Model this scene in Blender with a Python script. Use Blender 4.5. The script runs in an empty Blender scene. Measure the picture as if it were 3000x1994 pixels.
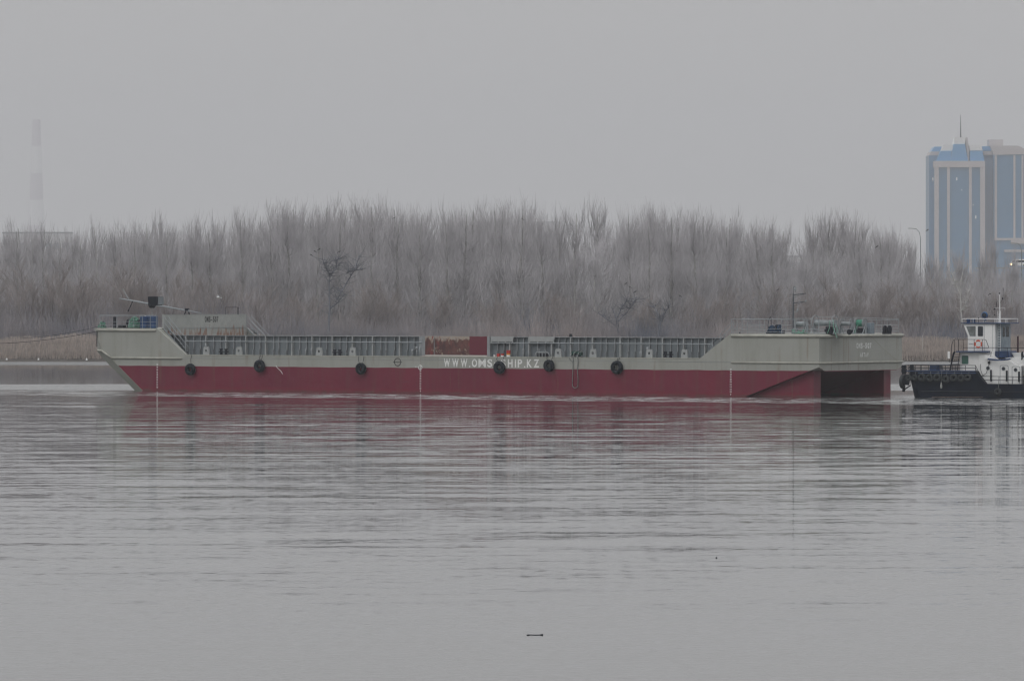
import bpy, math, random
import numpy as np
from mathutils import Vector

# ------------------------------------------------------------------ camera, sky, sun
F, HOR, CAMH = 20000.0, 835.0, 8.57          # focal length in photo pixels, horizon row, eye height (m)
scene = bpy.context.scene
COL = scene.collection
cam_d = bpy.data.cameras.new("camera")
cam = bpy.data.objects.new("camera", cam_d)
COL.objects.link(cam)
scene.camera = cam
cam.location = (0, 0, CAMH)
cam.rotation_euler = (math.radians(90), 0, 0)
cam_d.sensor_width = 36.0
cam_d.lens = 36.0 * F / 3000.0
cam_d.shift_y = -(997.0 - HOR) / 3000.0
cam_d.clip_start = 1.0
cam_d.clip_end = 60000.0

SUN_EL, SUN_AZ = math.radians(48), math.radians(215)
world = bpy.data.worlds.new("World")
scene.world = world
world.use_nodes = True
nt = world.node_tree
nt.nodes.clear()
N = nt.nodes.new
out = N('ShaderNodeOutputWorld'); bg = N('ShaderNodeBackground')
sky = N('ShaderNodeTexSky'); sky.sky_type = 'NISHITA'; sky.sun_disc = False
sky.sun_elevation = SUN_EL; sky.sun_rotation = SUN_AZ
sky.air_density = 1.0; sky.dust_density = 4.0
hsv = N('ShaderNodeHueSaturation'); hsv.inputs['Saturation'].default_value = 0.15
geo = N('ShaderNodeTexCoord'); sep = N('ShaderNodeSeparateXYZ')
ramp = N('ShaderNodeValToRGB')
cr = ramp.color_ramp
cr.elements[0].position = 0.0; cr.elements[0].color = (.476, .468, .462, 1)
cr.elements[1].position = 1.0; cr.elements[1].color = (.95, .965, .99, 1)
e = cr.elements.new(0.06); e.color = (.498, .490, .484, 1)
e = cr.elements.new(0.35); e.color = (.67, .678, .69, 1)
mul = N('ShaderNodeVectorMath'); mul.operation = 'SCALE'; mul.inputs['Scale'].default_value = 10.0
mix = N('ShaderNodeMix'); mix.data_type = 'RGBA'; mix.inputs['Factor'].default_value = 0.94
L = nt.links.new
cl = N('ShaderNodeTexNoise'); cl.inputs['Scale'].default_value = 9.0; cl.inputs['Detail'].default_value = 3
cmp_ = N('ShaderNodeMapping'); cmp_.inputs['Scale'].default_value = (1, 1, 3.5)
cmr = N('ShaderNodeMapRange'); cmr.inputs[3].default_value = 9.2; cmr.inputs[4].default_value = 10.8
L(geo.outputs['Generated'], cmp_.inputs[0]); L(cmp_.outputs[0], cl.inputs['Vector']); L(cl.outputs['Fac'], cmr.inputs[0]); L(cmr.outputs[0], mul.inputs['Scale'])
L(geo.outputs['Generated'], sep.inputs[0]); L(sep.outputs['Z'], ramp.inputs[0])
L(ramp.outputs['Color'], mul.inputs[0]); L(sky.outputs[0], hsv.inputs['Color'])
L(hsv.outputs[0], mix.inputs[6]); L(mul.outputs[0], mix.inputs[7])
L(mix.outputs[2], bg.inputs['Color']); bg.inputs['Strength'].default_value = 0.1
L(bg.outputs[0], out.inputs[0])

sun_d = bpy.data.lights.new("sun", 'SUN'); sun_d.energy = 0.5; sun_d.angle = math.radians(35)
sun_d.color = (1.0, .97, .93)
sun = bpy.data.objects.new("sun", sun_d); COL.objects.link(sun)
# light comes from behind the camera, a little to the left
sdir = Vector((math.sin(SUN_AZ) * math.cos(SUN_EL), math.cos(SUN_AZ) * math.cos(SUN_EL), math.sin(SUN_EL)))
sun.rotation_euler = (-sdir).to_track_quat('-Z', 'Y').to_euler()

scene.view_settings.view_transform = 'Standard'
scene.view_settings.look = 'None'
scene.view_settings.exposure = 0.0
scene.view_settings.gamma = 1.0
scene.render.engine = 'CYCLES'
scene.cycles.max_bounces = 7
scene.cycles.filter_width = 1.25
scene.cycles.diffuse_bounces = 4
scene.cycles.glossy_bounces = 3
scene.cycles.volume_bounces = 1
scene.cycles.caustics_reflective = False
scene.cycles.caustics_refractive = False
try:
    scene.cycles.use_denoising = True
    scene.cycles.denoiser = 'OPENIMAGEDENOISE'
    scene.cycles.denoising_prefilter = 'ACCURATE'
except Exception:
    pass

# ------------------------------------------------------------------ helpers
rng = random.Random(7)

def P(px, py, Y):
    return Vector(((px - 1500) / F * Y, Y, CAMH - (py - HOR) / F * Y))

def tag(o, label=None, cat=None, group=None, kind=None):
    if label: o['label'] = label
    if cat: o['category'] = cat
    if group: o['group'] = group
    if kind: o['kind'] = kind
    return o

def empty(name, loc, rz=0.0, label=None, cat=None, group=None):
    o = bpy.data.objects.new(name, None)
    o.empty_display_size = 0.5
    COL.objects.link(o); o.location = loc; o.rotation_euler = (0, 0, rz)
    return tag(o, label, cat, group)

class MB:
    def __init__(s): s.v = []; s.f = []
    def add(s, vs, fs):
        n = len(s.v); s.v += [tuple(p) for p in vs]; s.f += [tuple(i + n for i in q) for q in fs]; return s
    def box(s, x0, x1, y0, y1, z0, z1):
        return s.add([(x0, y0, z0), (x1, y0, z0), (x1, y1, z0), (x0, y1, z0), (x0, y0, z1), (x1, y0, z1), (x1, y1, z1), (x0, y1, z1)],
                     [(0, 3, 2, 1), (4, 5, 6, 7), (0, 1, 5, 4), (1, 2, 6, 5), (2, 3, 7, 6), (3, 0, 4, 7)])
    def prism(s, poly, y0, y1):          # poly: list of (x, z)
        n = len(poly)
        a = sum(poly[i][0] * poly[(i + 1) % n][1] - poly[(i + 1) % n][0] * poly[i][1] for i in range(n))
        if a < 0: poly = poly[::-1]
        vs = [(x, y0, z) for x, z in poly] + [(x, y1, z) for x, z in poly]
        fs = [tuple(range(n)), tuple(range(2 * n - 1, n - 1, -1))]
        fs += [((i + 1) % n, i, i + n, (i + 1) % n + n) for i in range(n)]
        return s.add(vs, fs)
    def tube(s, a, b, r0, r1=None, n=6, caps=True):
        r1 = r0 if r1 is None else r1
        a = Vector(a); b = Vector(b); d = (b - a)
        if d.length < 1e-6: return s
        d.normalize()
        u = d.cross(Vector((0, 0, 1)) if abs(d.z) < .9 else Vector((1, 0, 0))).normalized(); w = d.cross(u)
        vs = []
        for p, r in ((a, r0), (b, r1)):
            for k in range(n):
                t = 2 * math.pi * k / n
                vs.append(p + (u * math.cos(t) + w * math.sin(t)) * r)
        fs = [(k, (k + 1) % n, (k + 1) % n + n, k + n) for k in range(n)]
        if caps: fs += [tuple(range(n - 1, -1, -1)), tuple(range(n, 2 * n))]
        return s.add(vs, fs)
    def path(s, pts, r, n=6):
        for a, b in zip(pts[:-1], pts[1:]): s.tube(a, b, r, r, n)
        return s
    def torus(s, c, R, r, axis='y', nu=28, nv=10, sy=1.0, ex=1.0):
        vs = []; fs = []
        for i in range(nu):
            t = 2 * math.pi * i / nu
            for j in range(nv):
                p = 2 * math.pi * j / nv
                cp, sp = math.cos(p), math.sin(p)
                cp = math.copysign(abs(cp) ** ex, cp); sp = math.copysign(abs(sp) ** ex, sp)
                q = R + r * cp; d = r * sy * sp
                if axis == 'y': vs.append((c[0] + q * math.cos(t), c[1] + d, c[2] + q * math.sin(t)))
                elif axis == 'x': vs.append((c[0] + d, c[1] + q * math.cos(t), c[2] + q * math.sin(t)))
                else: vs.append((c[0] + q * math.cos(t), c[1] + q * math.sin(t), c[2] + d))
        for i in range(nu):
            for j in range(nv):
                fs.append((i * nv + j, ((i + 1) % nu) * nv + j, ((i + 1) % nu) * nv + (j + 1) % nv, i * nv + (j + 1) % nv))
        return s.add(vs, fs)
    def lathe(s, c, prof, axis='z', n=16):   # prof: (r, h)
        vs = []; fs = []
        for r, h in prof:
            for k in range(n):
                t = 2 * math.pi * k / n; a, b = r * math.cos(t), r * math.sin(t)
                vs.append({'z': (c[0] + a, c[1] + b, c[2] + h), 'x': (c[0] + h, c[1] + a, c[2] + b), 'y': (c[0] + a, c[1] + h, c[2] + b)}[axis])
        m = len(prof)
        for i in range(m - 1):
            for k in range(n):
                fs.append((i * n + k, i * n + (k + 1) % n, (i + 1) * n + (k + 1) % n, (i + 1) * n + k))
        fs.append(tuple(range(n - 1, -1, -1))); fs.append(tuple(range((m - 1) * n, m * n)))
        return s.add(vs, fs)
    def build(s, name, mats, parent=None, smooth=False, bevel=0):
        me = bpy.data.meshes.new(name)
        me.from_pydata(s.v, [], s.f); me.validate(); me.update()
        import bmesh
        bm = bmesh.new(); bm.from_mesh(me); bmesh.ops.recalc_face_normals(bm, faces=bm.faces); bm.to_mesh(me); bm.free()
        for m in (mats if isinstance(mats, (list, tuple)) else [mats]): me.materials.append(m)
        if smooth:
            me.polygons.foreach_set('use_smooth', [True] * len(me.polygons))
        o = bpy.data.objects.new(name, me); COL.objects.link(o)
        if bevel:
            md = o.modifiers.new('bevel', 'BEVEL'); md.width = bevel; md.segments = 2; md.limit_method = 'ANGLE'
        if parent is not None: o.parent = parent
        return o

def copy_tree(o, parent=None):
    c = o.copy(); COL.objects.link(c)
    if parent is not None: c.parent = parent
    for ch in list(o.children): copy_tree(ch, c)
    return c

def mat(name, col, rough=.6, metal=0.0, var=0.12, scale=3.0, col2=None, streak=False, spec=None):
    m = bpy.data.materials.new(name); m.use_nodes = True
    t = m.node_tree; b = t.nodes['Principled BSDF']
    b.inputs['Roughness'].default_value = rough; b.inputs['Metallic'].default_value = metal
    if spec is not None: b.inputs['Specular IOR Level'].default_value = spec
    c1 = tuple(col) + (1,)
    if var <= 0 and col2 is None:
        b.inputs['Base Color'].default_value = c1; return m
    tc = t.nodes.new('ShaderNodeTexCoord'); mp = t.nodes.new('ShaderNodeMapping')
    nz = t.nodes.new('ShaderNodeTexNoise'); nz.inputs['Scale'].default_value = scale; nz.inputs['Detail'].default_value = 5
    rp = t.nodes.new('ShaderNodeValToRGB')
    t.links.new(tc.outputs['Object'], mp.inputs[0]); t.links.new(mp.outputs[0], nz.inputs['Vector'])
    if streak: mp.inputs['Scale'].default_value = (1, 1, .12)
    t.links.new(nz.outputs['Fac'], rp.inputs[0])
    d = col2 or tuple(max(0, q * (1 - 2 * var)) for q in col)
    rp.color_ramp.elements[0].position = .3; rp.color_ramp.elements[0].color = tuple(d) + (1,)
    rp.color_ramp.elements[1].position = .62; rp.color_ramp.elements[1].color = c1
    t.links.new(rp.outputs[0], b.inputs['Base Color'])
    return m

M = {}
M['gray'] = mat('grey_paint', (.34, .345, .305), .55, var=.06, scale=.6)
M['strake'] = mat('strake_paint', (.46, .455, .40), .5, var=.12, scale=2.0, streak=False)
M['wall'] = mat('wall_paint', (.20, .225, .245), .6, var=.12, scale=1.2, streak=True)
M['rib'] = mat('rib_paint', (.30, .32, .335), .6, var=.10, scale=2.0)
M['bracket'] = mat('bracket_paint', (.36, .375, .375), .6, var=.08, scale=3.0)
M['rail'] = mat('rail_paint', (.32, .35, .37), .5, var=.08, scale=6.0)
M['dark'] = mat('dark_steel', (.018, .022, .032), .6, var=.2, scale=4.0, spec=.2)
M['black'] = mat('black_paint', (.008, .012, .020), .6, var=.1, spec=.15)
M['navy'] = mat('navy_hull', (.004, .009, .022), .6, var=.25, scale=1.0, spec=.12)
M['rubber'] = mat('tyre_rubber', (.018, .023, .030), .8, var=.25, scale=5, spec=.15)
M['rubber_tug'] = mat('worn_rubber', (.036, .043, .046), .8, var=.3, scale=5)
M['white'] = mat('white_paint', (.86, .86, .85), .5, var=.02, scale=1.5, streak=True)
M['letter'] = mat('letter_white', (.86, .86, .84), .6, var=.05, scale=6)
M['letterworn'] = mat('worn_white', (.78, .79, .77), .6, var=.06, scale=4)
M['letterblack'] = mat('letter_black', (.05, .05, .05), .6, var=.1, scale=9)
M['blue'] = mat('blue_plastic', (.012, .070, .21), .45, var=.2, scale=2)
M['bluepaint'] = mat('blue_paint', (.010, .045, .14), .5, var=.2, scale=2)
M['bluelamp'] = mat('lamp_blue', (.010, .10, .26), .35, var=.15, scale=5)
M['green'] = mat('green_rope', (.16, .36, .27), .85, var=.25, scale=9)
M['greendk'] = mat('dark_green', (.035, .11, .09), .7, var=.25, scale=4)
M['greendrum'] = mat('green_drum_rope', (.055, .27, .18), .7, var=.25, scale=9)
M['bluerope'] = mat('blue_rope', (.015, .055, .12), .8, var=.3, scale=9)
M['rope'] = mat('grey_rope', (.25, .27, .26), .9, var=.25, scale=9)
M['orange'] = mat('orange_ring', (.62, .10, .045), .5, var=.08)
M['red'] = mat('red_plastic', (.55, .03, .02), .5, var=.1)
M['yellow'] = mat('yellow_plastic', (.75, .30, .03), .5, var=.1)
M['redpaint'] = mat('red_stripe', (.42, .02, .045), .5, var=.1)
M['glass'] = mat('window_glass', (.015, .02, .03), .08, var=0)
M['glasslight'] = mat('window_glass_pale', (.20, .22, .22), .12, var=.3, scale=2)
M['glassgreen'] = mat('window_green', (.02, .12, .085), .2, var=.1)
M['greyshade'] = mat('cabin_shade_grey', (.22, .27, .31), .55, var=.1)
M['mast'] = mat('mast_paint', (.075, .085, .10), .6, var=.1)
M['drum'] = mat('drum_steel', (.27, .30, .31), .4, metal=.3, var=.15, scale=3)
M['yellowrope'] = mat('thin_yellow_rope', (.30, .28, .16), .9, var=0)

def rgb(n, c): n.default_value = (*c, 1)

def text_mesh(body, bold=0.0, extrude=0.01):
    cu = bpy.data.curves.new('txt', 'FONT'); cu.body = body; cu.size = 1; cu.extrude = extrude
    cu.offset = bold; cu.resolution_u = 4
    o = bpy.data.objects.new('txt', cu); COL.objects.link(o)
    dg = bpy.context.evaluated_depsgraph_get(); dg.update()
    me = bpy.data.meshes.new_from_object(o.evaluated_get(dg))
    vs = [tuple(v.co) for v in me.vertices]; fs = [tuple(p.vertices) for p in me.polygons]
    bpy.data.objects.remove(o, do_unlink=True); bpy.data.curves.remove(cu); bpy.data.meshes.remove(me)
    xs = [v[0] for v in vs]; ys = [v[1] for v in vs]
    x0, x1, y0, y1 = min(xs), max(xs), min(ys), max(ys)
    return [((x - x0) / (x1 - x0), (y - y0) / (y1 - y0), z) for x, y, z in vs], fs

# ------------------------------------------------------------------ water
# slope field: long-crested ripples, calm by the far bank, rough where the wind or the hulls stir it
TH = math.radians(32.5); C, S_ = math.cos(TH), math.sin(TH)
Y0 = F / 38.3; X0 = (2400 - 1500) / F * Y0
def make_water():
    m = bpy.data.materials.new('river_water'); m.use_nodes = True
    t = m.node_tree; nd = t.nodes; ln = t.links.new
    b = nd['Principled BSDF']
    b.inputs['Base Color'].default_value = (.075, .078, .076, 1)
    b.inputs['Roughness'].default_value = .03
    b.inputs['IOR'].default_value = 1.333
    g = nd.new('ShaderNodeNewGeometry')
    def math_(op, a, b_=None, c_=None, clamp=False):
        n = nd.new('ShaderNodeMath'); n.operation = op; n.use_clamp = clamp
        for i, q in enumerate((a, b_, c_)):
            if q is None: continue
            if isinstance(q, (int, float)): n.inputs[i].default_value = q
            else: ln(q, n.inputs[i])
        return n.outputs[0]
    def mapr(v, a, b_, c_=0., d_=1., smooth=True):
        n = nd.new('ShaderNodeMapRange'); n.interpolation_type = 'SMOOTHSTEP' if smooth else 'LINEAR'
        ln(v, n.inputs[0])
        for i, q in zip((1, 2, 3, 4), (a, b_, c_, d_)): n.inputs[i].default_value = q
        return n.outputs[0]
    def noise(sx, sy, detail=2, rot=0., off=0., rough=.5):
        mp = nd.new('ShaderNodeMapping'); mp.inputs['Rotation'].default_value = (0, 0, rot)
        mp.inputs['Location'].default_value = (off, off * 1.7, 0)
        mp2 = nd.new('ShaderNodeMapping'); mp2.inputs['Scale'].default_value = (sx, sy, 1)
        nz = nd.new('ShaderNodeTexNoise'); nz.noise_dimensions = '2D'
        nz.inputs['Scale'].default_value = 1; nz.inputs['Detail'].default_value = detail; nz.inputs['Roughness'].default_value = rough
        ln(g.outputs['Position'], mp.inputs[0]); ln(mp.outputs[0], mp2.inputs[0]); ln(mp2.outputs[0], nz.inputs['Vector'])
        s = nd.new('ShaderNodeSeparateColor'); ln(nz.outputs['Color'], s.inputs[0])
        return nz.outputs['Fac'], s
    sp = nd.new('ShaderNodeSeparateXYZ'); ln(g.outputs['Position'], sp.inputs[0])
    X, Y = sp.outputs['X'], sp.outputs['Y']
    # barge frame
    dx = math_('SUBTRACT', X, X0); dy = math_('SUBTRACT', Y, Y0)
    bx = math_('SUBTRACT', math_('MULTIPLY', dx, C), math_('MULTIPLY', dy, S_))
    by = math_('ADD', math_('MULTIPLY', dx, S_), math_('MULTIPLY', dy, C))
    wob, _ = noise(.03, .02, 1, 0, 9)
    Yw = math_('ADD', Y, math_('MULTIPLY', math_('SUBTRACT', wob, .5), 9.))
    # ---- layers
    _, a = noise(.07, .26, 1, -.08, 3)          # long swell of the wake
    _, c = noise(.17, .60, 2, -.05, 17)          # ripples
    _, d = noise(.75, 2.4, 2, .03, 41)            # fine chop
    _, w = noise(2.0, 7.0, 1, 0, 5)              # micro texture
    patch, _ = noise(.018, .05, 2, -.1, 77)
    patch = mapr(patch, .38, .62, .6, 1.0)
    near = mapr(Y, 140., 420., .26, 1.0)
    calm = math_('MULTIPLY', mapr(Yw, 578., 592., 0, 1), mapr(Yw, 728., 737., 1, 0))      # mirror calm lee of the bank
    calmz = calm
    calm = math_('SUBTRACT', 1.0, math_('MULTIPLY', calm, .90))
    amp = math_('MULTIPLY', math_('MULTIPLY', near, patch), calm)
    band1 = math_('MULTIPLY', mapr(Yw, 728., 738., 0, 1), mapr(Yw, 800., 830., 1, 0))
    band2 = math_('MULTIPLY', mapr(Yw, 556., 562., 0, 1), mapr(Yw, 584., 592., 1, 0))
    band2 = math_('MULTIPLY', band2, mapr(by, -6., 2., 0., 1.))
    # wash along the near side of the hull and off the stern
    wash = math_('MULTIPLY', mapr(by, -27., -20., 0, 1), mapr(by, -2.5, -7., 0, 1))
    wash = math_('MULTIPLY', wash, mapr(bx, -64., -40., .25, 1))
    stern = math_('MULTIPLY', mapr(bx, 0., 6., 0, 1), mapr(by, -26., -18., 0, 1))
    stern = math_('MULTIPLY', stern, mapr(by, 30., 60., 1, 0))
    wash = math_('MAXIMUM', wash, math_('MULTIPLY', stern, .8))
    wn, _ = noise(.30, 1.1, 3, -.5, 21, .6)
    washn = math_('MULTIPLY', wash, mapr(wn, .47, .60, .05, 1.))
    rough_ = math_('MAXIMUM', math_('MAXIMUM', math_('MULTIPLY', band1, 1.5), math_('MULTIPLY', band2, .8)), washn)
    def ctr(o): return math_('SUBTRACT', o, .5)
    sy = math_('MULTIPLY', ctr(a.outputs[1]), AMP[0])
    sy = math_('ADD', sy, math_('MULTIPLY', ctr(c.outputs[1]), AMP[1]))
    sy = math_('ADD', sy, math_('MULTIPLY', ctr(d.outputs[1]), AMP[2]))
    sy = math_('MULTIPLY', sy, amp)
    sy = math_('ADD', sy, math_('MULTIPLY', ctr(w.outputs[1]), .036))
    sy = math_('ADD', sy, math_('MULTIPLY', math_('ADD', math_('MULTIPLY', ctr(w.outputs[0]), .35), -.12), rough_))
    sy = math_('SUBTRACT', sy, math_('MULTIPLY', calmz, .013))
    sx = math_('MULTIPLY', ctr(d.outputs[0]), .006)
    sx = math_('ADD', sx, math_('MULTIPLY', ctr(w.outputs[2]), .006))
    cb = nd.new('ShaderNodeCombineXYZ'); ln(sx, cb.inputs[0]); ln(sy, cb.inputs[1]); cb.inputs[2].default_value = 1
    nm = nd.new('ShaderNodeVectorMath'); nm.operation = 'NORMALIZE'; ln(cb.outputs[0], nm.inputs[0])
    ln(nm.outputs[0], b.inputs['Normal'])
    # white water: short streaks, whitened to stand in for sky glint on wavelets
    fn, _ = noise(.55, 2.2, 3, -.5, 63, .6)
    foam_glint = math_('MULTIPLY', math_('MULTIPLY', wash, mapr(fn, .54, .58, 0, 1)), mapr(wn, .475, .54, .0, 1.))
    foam_glint = math_('MULTIPLY', foam_glint, .85)
    mc = nd.new('ShaderNodeMix'); mc.data_type = 'RGBA'; ln(foam_glint, mc.inputs[0])
    mc.inputs[6].default_value = (.075, .078, .076, 1); mc.inputs[7].default_value = (.85, .86, .86, 1); ln(mc.outputs[2], b.inputs['Base Color'])
    ln(mapr(foam_glint, 0., 1., .03, .6), b.inputs['Roughness'])
    return m
AMP = (.050, .064, .070)
w_ = MB(); w_.add([(-8800, -400, 0), (8800, -400, 0), (8800, 16800, 0), (-8800, 16800, 0)], [(0, 1, 2, 3)])
tag(w_.build('water', make_water()), kind='structure')

# ------------------------------------------------------------------ far bank
BANK = 765.0
def make_ground():
    m = mat('bank_soil', (.10, .088, .078), .95, var=.3, scale=.2)
    mb = MB()
    xs = [-8700, -2000, -600] + [x for x in range(-200, 201, 4)] + [600, 2000, 8700]
    ys = [(BANK - 6, -1.2), (BANK - 1, -.12), (BANK + 1, .16), (BANK + 6, .5), (BANK + 30, .9), (BANK + 90, 1.2), (1200, 1.5), (16700, 2.0)]
    r = random.Random(3)
    for j, (y, z) in enumerate(ys):
        for x in xs:
            k = 1.0 if j < 3 else 0
            jit = (2.0 * math.sin(x * .05) + 1.2 * math.sin(x * .13 + 1) + r.uniform(-.5, .5)) * k
            mb.v.append((x, y + jit, z + (r.uniform(-.04, .04) if 2 < j < 6 else 0)))
    n = len(xs)
    for j in range(len(ys) - 1):
        for i in range(n - 1): mb.f.append((j * n + i, j * n + i + 1, (j + 1) * n + i + 1, (j + 1) * n + i))
    tag(mb.build('ground', m), kind='structure')
make_ground()

def seg_obj(name, P0, P1, R0, R1, mats, parent=None, sides=3):
    P0 = np.asarray(P0, float); P1 = np.asarray(P1, float); R0 = np.asarray(R0, float); R1 = np.asarray(R1, float)
    d = P1 - P0; ln = np.linalg.norm(d, axis=1, keepdims=True); ln[ln == 0] = 1; d /= ln
    ref = np.where(np.abs(d[:, 2:3]) < .9, np.array([[0, 0, 1.]]), np.array([[1., 0, 0]]))
    u = np.cross(d, ref); u /= np.linalg.norm(u, axis=1, keepdims=True); w = np.cross(d, u)
    n = len(P0); vs = np.zeros((n, 2 * sides, 3))
    for k in range(sides):
        a = 2 * math.pi * k / sides
        q = u * math.cos(a) + w * math.sin(a)
        vs[:, k] = P0 + q * R0[:, None]; vs[:, sides + k] = P1 + q * R1[:, None]
    base = (np.arange(n) * 2 * sides)[:, None]
    fs = []
    for k in range(sides):
        k2 = (k + 1) % sides
        fs.append(base + np.array([[k, k2, sides + k2, sides + k]]))
    fs = np.stack(fs, 1).reshape(-1)
    nf = n * sides
    me = bpy.data.meshes.new(name)
    me.vertices.add(n * 2 * sides); me.vertices.foreach_set('co', vs.reshape(-1))
    me.loops.add(nf * 4); me.loops.foreach_set('vertex_index', fs.astype(np.int32))
    me.polygons.add(nf); me.polygons.foreach_set('loop_start', np.arange(0, nf * 4, 4, dtype=np.int32))
    me.update(calc_edges=True)
    me.materials.append(mats)
    o = bpy.data.objects.new(name, me); COL.objects.link(o)
    if parent is not None: o.parent = parent
    return o

class Segs:
    def __init__(s): s.a = []; s.b = []; s.r = []; s.q = []
    def add(s, a, b, r0, r1): s.a.append(tuple(a)); s.b.append(tuple(b)); s.r.append(r0); s.q.append(r1)
    def put(s, o, loc, sc, rz):
        c, q = math.cos(rz), math.sin(rz)
        R = np.array([[c, -q, 0], [q, c, 0], [0, 0, 1]]) * np.array([[sc[0]], [sc[0]], [sc[1]]])
        s.a += [tuple(x) for x in (np.array(o.a) @ R.T + loc)]; s.b += [tuple(x) for x in (np.array(o.b) @ R.T + loc)]
        s.r += o.r; s.q += o.q
    def build(s, name, m, parent=None, sides=3): return seg_obj(name, s.a, s.b, s.r, s.q, m, parent, sides)

def poplar(seed, Hh=18., nb=120, tw=13, spread=1.0, low=.06):
    r = random.Random(seed); T = Segs(); K = Segs()
    pts = []; x = y = 0.
    n = 9
    for i in range(n + 1):
        pts.append(Vector((x, y, .9 * Hh * i / n))); x += r.uniform(-.14, .14); y += r.uniform(-.14, .14)
    for i in range(n):
        T.add(pts[i], pts[i + 1], .19 * (1 - i / n) + .03, .19 * (1 - (i + 1) / n) + .02)
    for i in range(nb):
        t = low + (.86 - low) * r.random() ** .95
        k = min(n - 1, int(t * n)); p = pts[k].lerp(pts[k + 1], t * n - k)
        az = r.uniform(0, 2 * math.pi); o = Vector((math.cos(az), math.sin(az), 0))
        Lb = Hh * (.15 + .24 * (1 - t)) * r.uniform(.6, 1.1)
        a0 = math.radians(r.uniform(22, 52)) * spread; a1 = math.radians(r.uniform(0, 13))
        rb = .02 + .03 * (1 - t)
        q = p.copy(); ns = 4; prev = []
        for j in range(ns):
            a = a0 + (a1 - a0) * (j / (ns - 1)) ** .6
            az += r.uniform(-.25, .25); o = Vector((math.cos(az), math.sin(az), 0))
            d = o * math.sin(a) + Vector((0, 0, math.cos(a)))
            q2 = q + d * Lb / ns
            K.add(q, q2, rb * (1 - j / ns) + .010, rb * (1 - (j + 1) / ns) + .009)
            prev.append((q, q2)); q = q2
        for j in range(tw):
            s_, e_ = prev[min(ns - 1, int(r.random() ** .7 * ns))]
            b = s_.lerp(e_, r.random())
            az2 = r.uniform(0, 2 * math.pi); a = math.radians(r.uniform(2, 30))
            o2 = Vector((math.cos(az2), math.sin(az2), 0))
            l = r.uniform(.7, 2.1)
            m1 = b + (o2 * math.sin(a) + Vector((0, 0, math.cos(a)))) * l * .5
            a *= .5
            m2 = m1 + (o2 * math.sin(a) + Vector((0, 0, math.cos(a)))) * l * .5
            K.add(b, m1, .011, .009); K.add(m1, m2, .009, .005)
    return T, K

def willow(seed, Hh=9., stems=7, depth=4, wide=.55, fine=1.0):
    r = random.Random(seed); T = Segs(); K = Segs()
    def grow(p, d, l, rad, lev):
        q = p
        for j in range(3):
            d = (d + Vector((r.uniform(-.16, .16), r.uniform(-.16, .16), r.uniform(-.02, .12)))).normalized()
            q2 = q + d * l / 3
            (T if lev == 0 else K).add(q, q2, rad * (1 - .22 * j), rad * (1 - .22 * (j + 1)))
            if lev < depth:
                for _ in range(2 if lev < depth - 1 else 3):
                    d2 = (d + Vector((r.uniform(-.65, .65), r.uniform(-.65, .65), r.uniform(-.05, .35)))).normalized()
                    grow(q2, d2, l * r.uniform(.42, .62), max(.010, rad * .42), lev + 1 + (1 if r.random() < .25 else 0))
            q = q2
    for s in range(stems):
        az = r.uniform(0, 2 * math.pi); a = r.uniform(.05, wide)
        d = Vector((math.cos(az) * math.sin(a), math.sin(az) * math.sin(a), math.cos(a)))
        grow(Vector((math.cos(az) * .3, math.sin(az) * .3, 0)), d, Hh * r.uniform(.5, .68), .10 * fine, 0)
    return T, K

M['twig'] = mat('poplar_twigs', (.63, .61, .63), .9, var=.22, scale=.35)  # both twig greys paler than bark: haze over the wood put into colour
M['twig2'] = mat('far_twigs', (.64, .62, .64), .9, var=.2, scale=.1)
M['bark'] = mat('poplar_bark', (.42, .41, .40), .9, var=.3, scale=.8)
M['barkpale'] = mat('pale_bark', (.60, .59, .57), .9, var=.2, scale=.8)
M['willowt'] = mat('willow_twigs', (.46, .41, .40), .9, var=.25, scale=.3)
M['willowb'] = mat('willow_bark', (.16, .15, .15), .9, var=.3, scale=.8)
M['brush'] = mat('brushwood_twigs', (.44, .39, .385), .95, col2=(.18, .205, .26), scale=.09)
M['reed'] = mat('dry_reed', (.56, .48, .43), .95, col2=(.30, .27, .26), scale=1.3)
M['old'] = mat('old_bark', (.21, .22, .25), .9, var=.2, scale=.8)

SKY = [(-200, 650), (0, 648), (60, 642), (120, 655), (200, 676), (232, 652), (330, 642), (440, 628), (500, 622), (560, 645), (640, 628), (700, 612),
       (745, 594), (790, 612), (815, 592), (900, 580), (1000, 582), (1100, 584), (1200, 597), (1330, 592), (1440, 580), (1530, 578), (1570, 594), (1600, 606),
       (1650, 594), (1710, 598), (1760, 602), (1830, 604), (1900, 598), (2000, 606), (2100, 612), (2200, 622), (2290, 642), (2330, 648), (2420, 622),
       (2500, 614), (2560, 640), (2640, 660), (2680, 720), (2715, 700), (2760, 742), (2800, 720), (2850, 745), (2900, 700), (2950, 735), (3000, 715), (3300, 720)]
def skyline(px):
    px = max(-200, min(3299, px))
    for (a, b), (c, d) in zip(SKY[:-1], SKY[1:]):
        if a <= px <= c: return b + (d - b) * (px - a) / (c - a) - 12
    return 700

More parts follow.
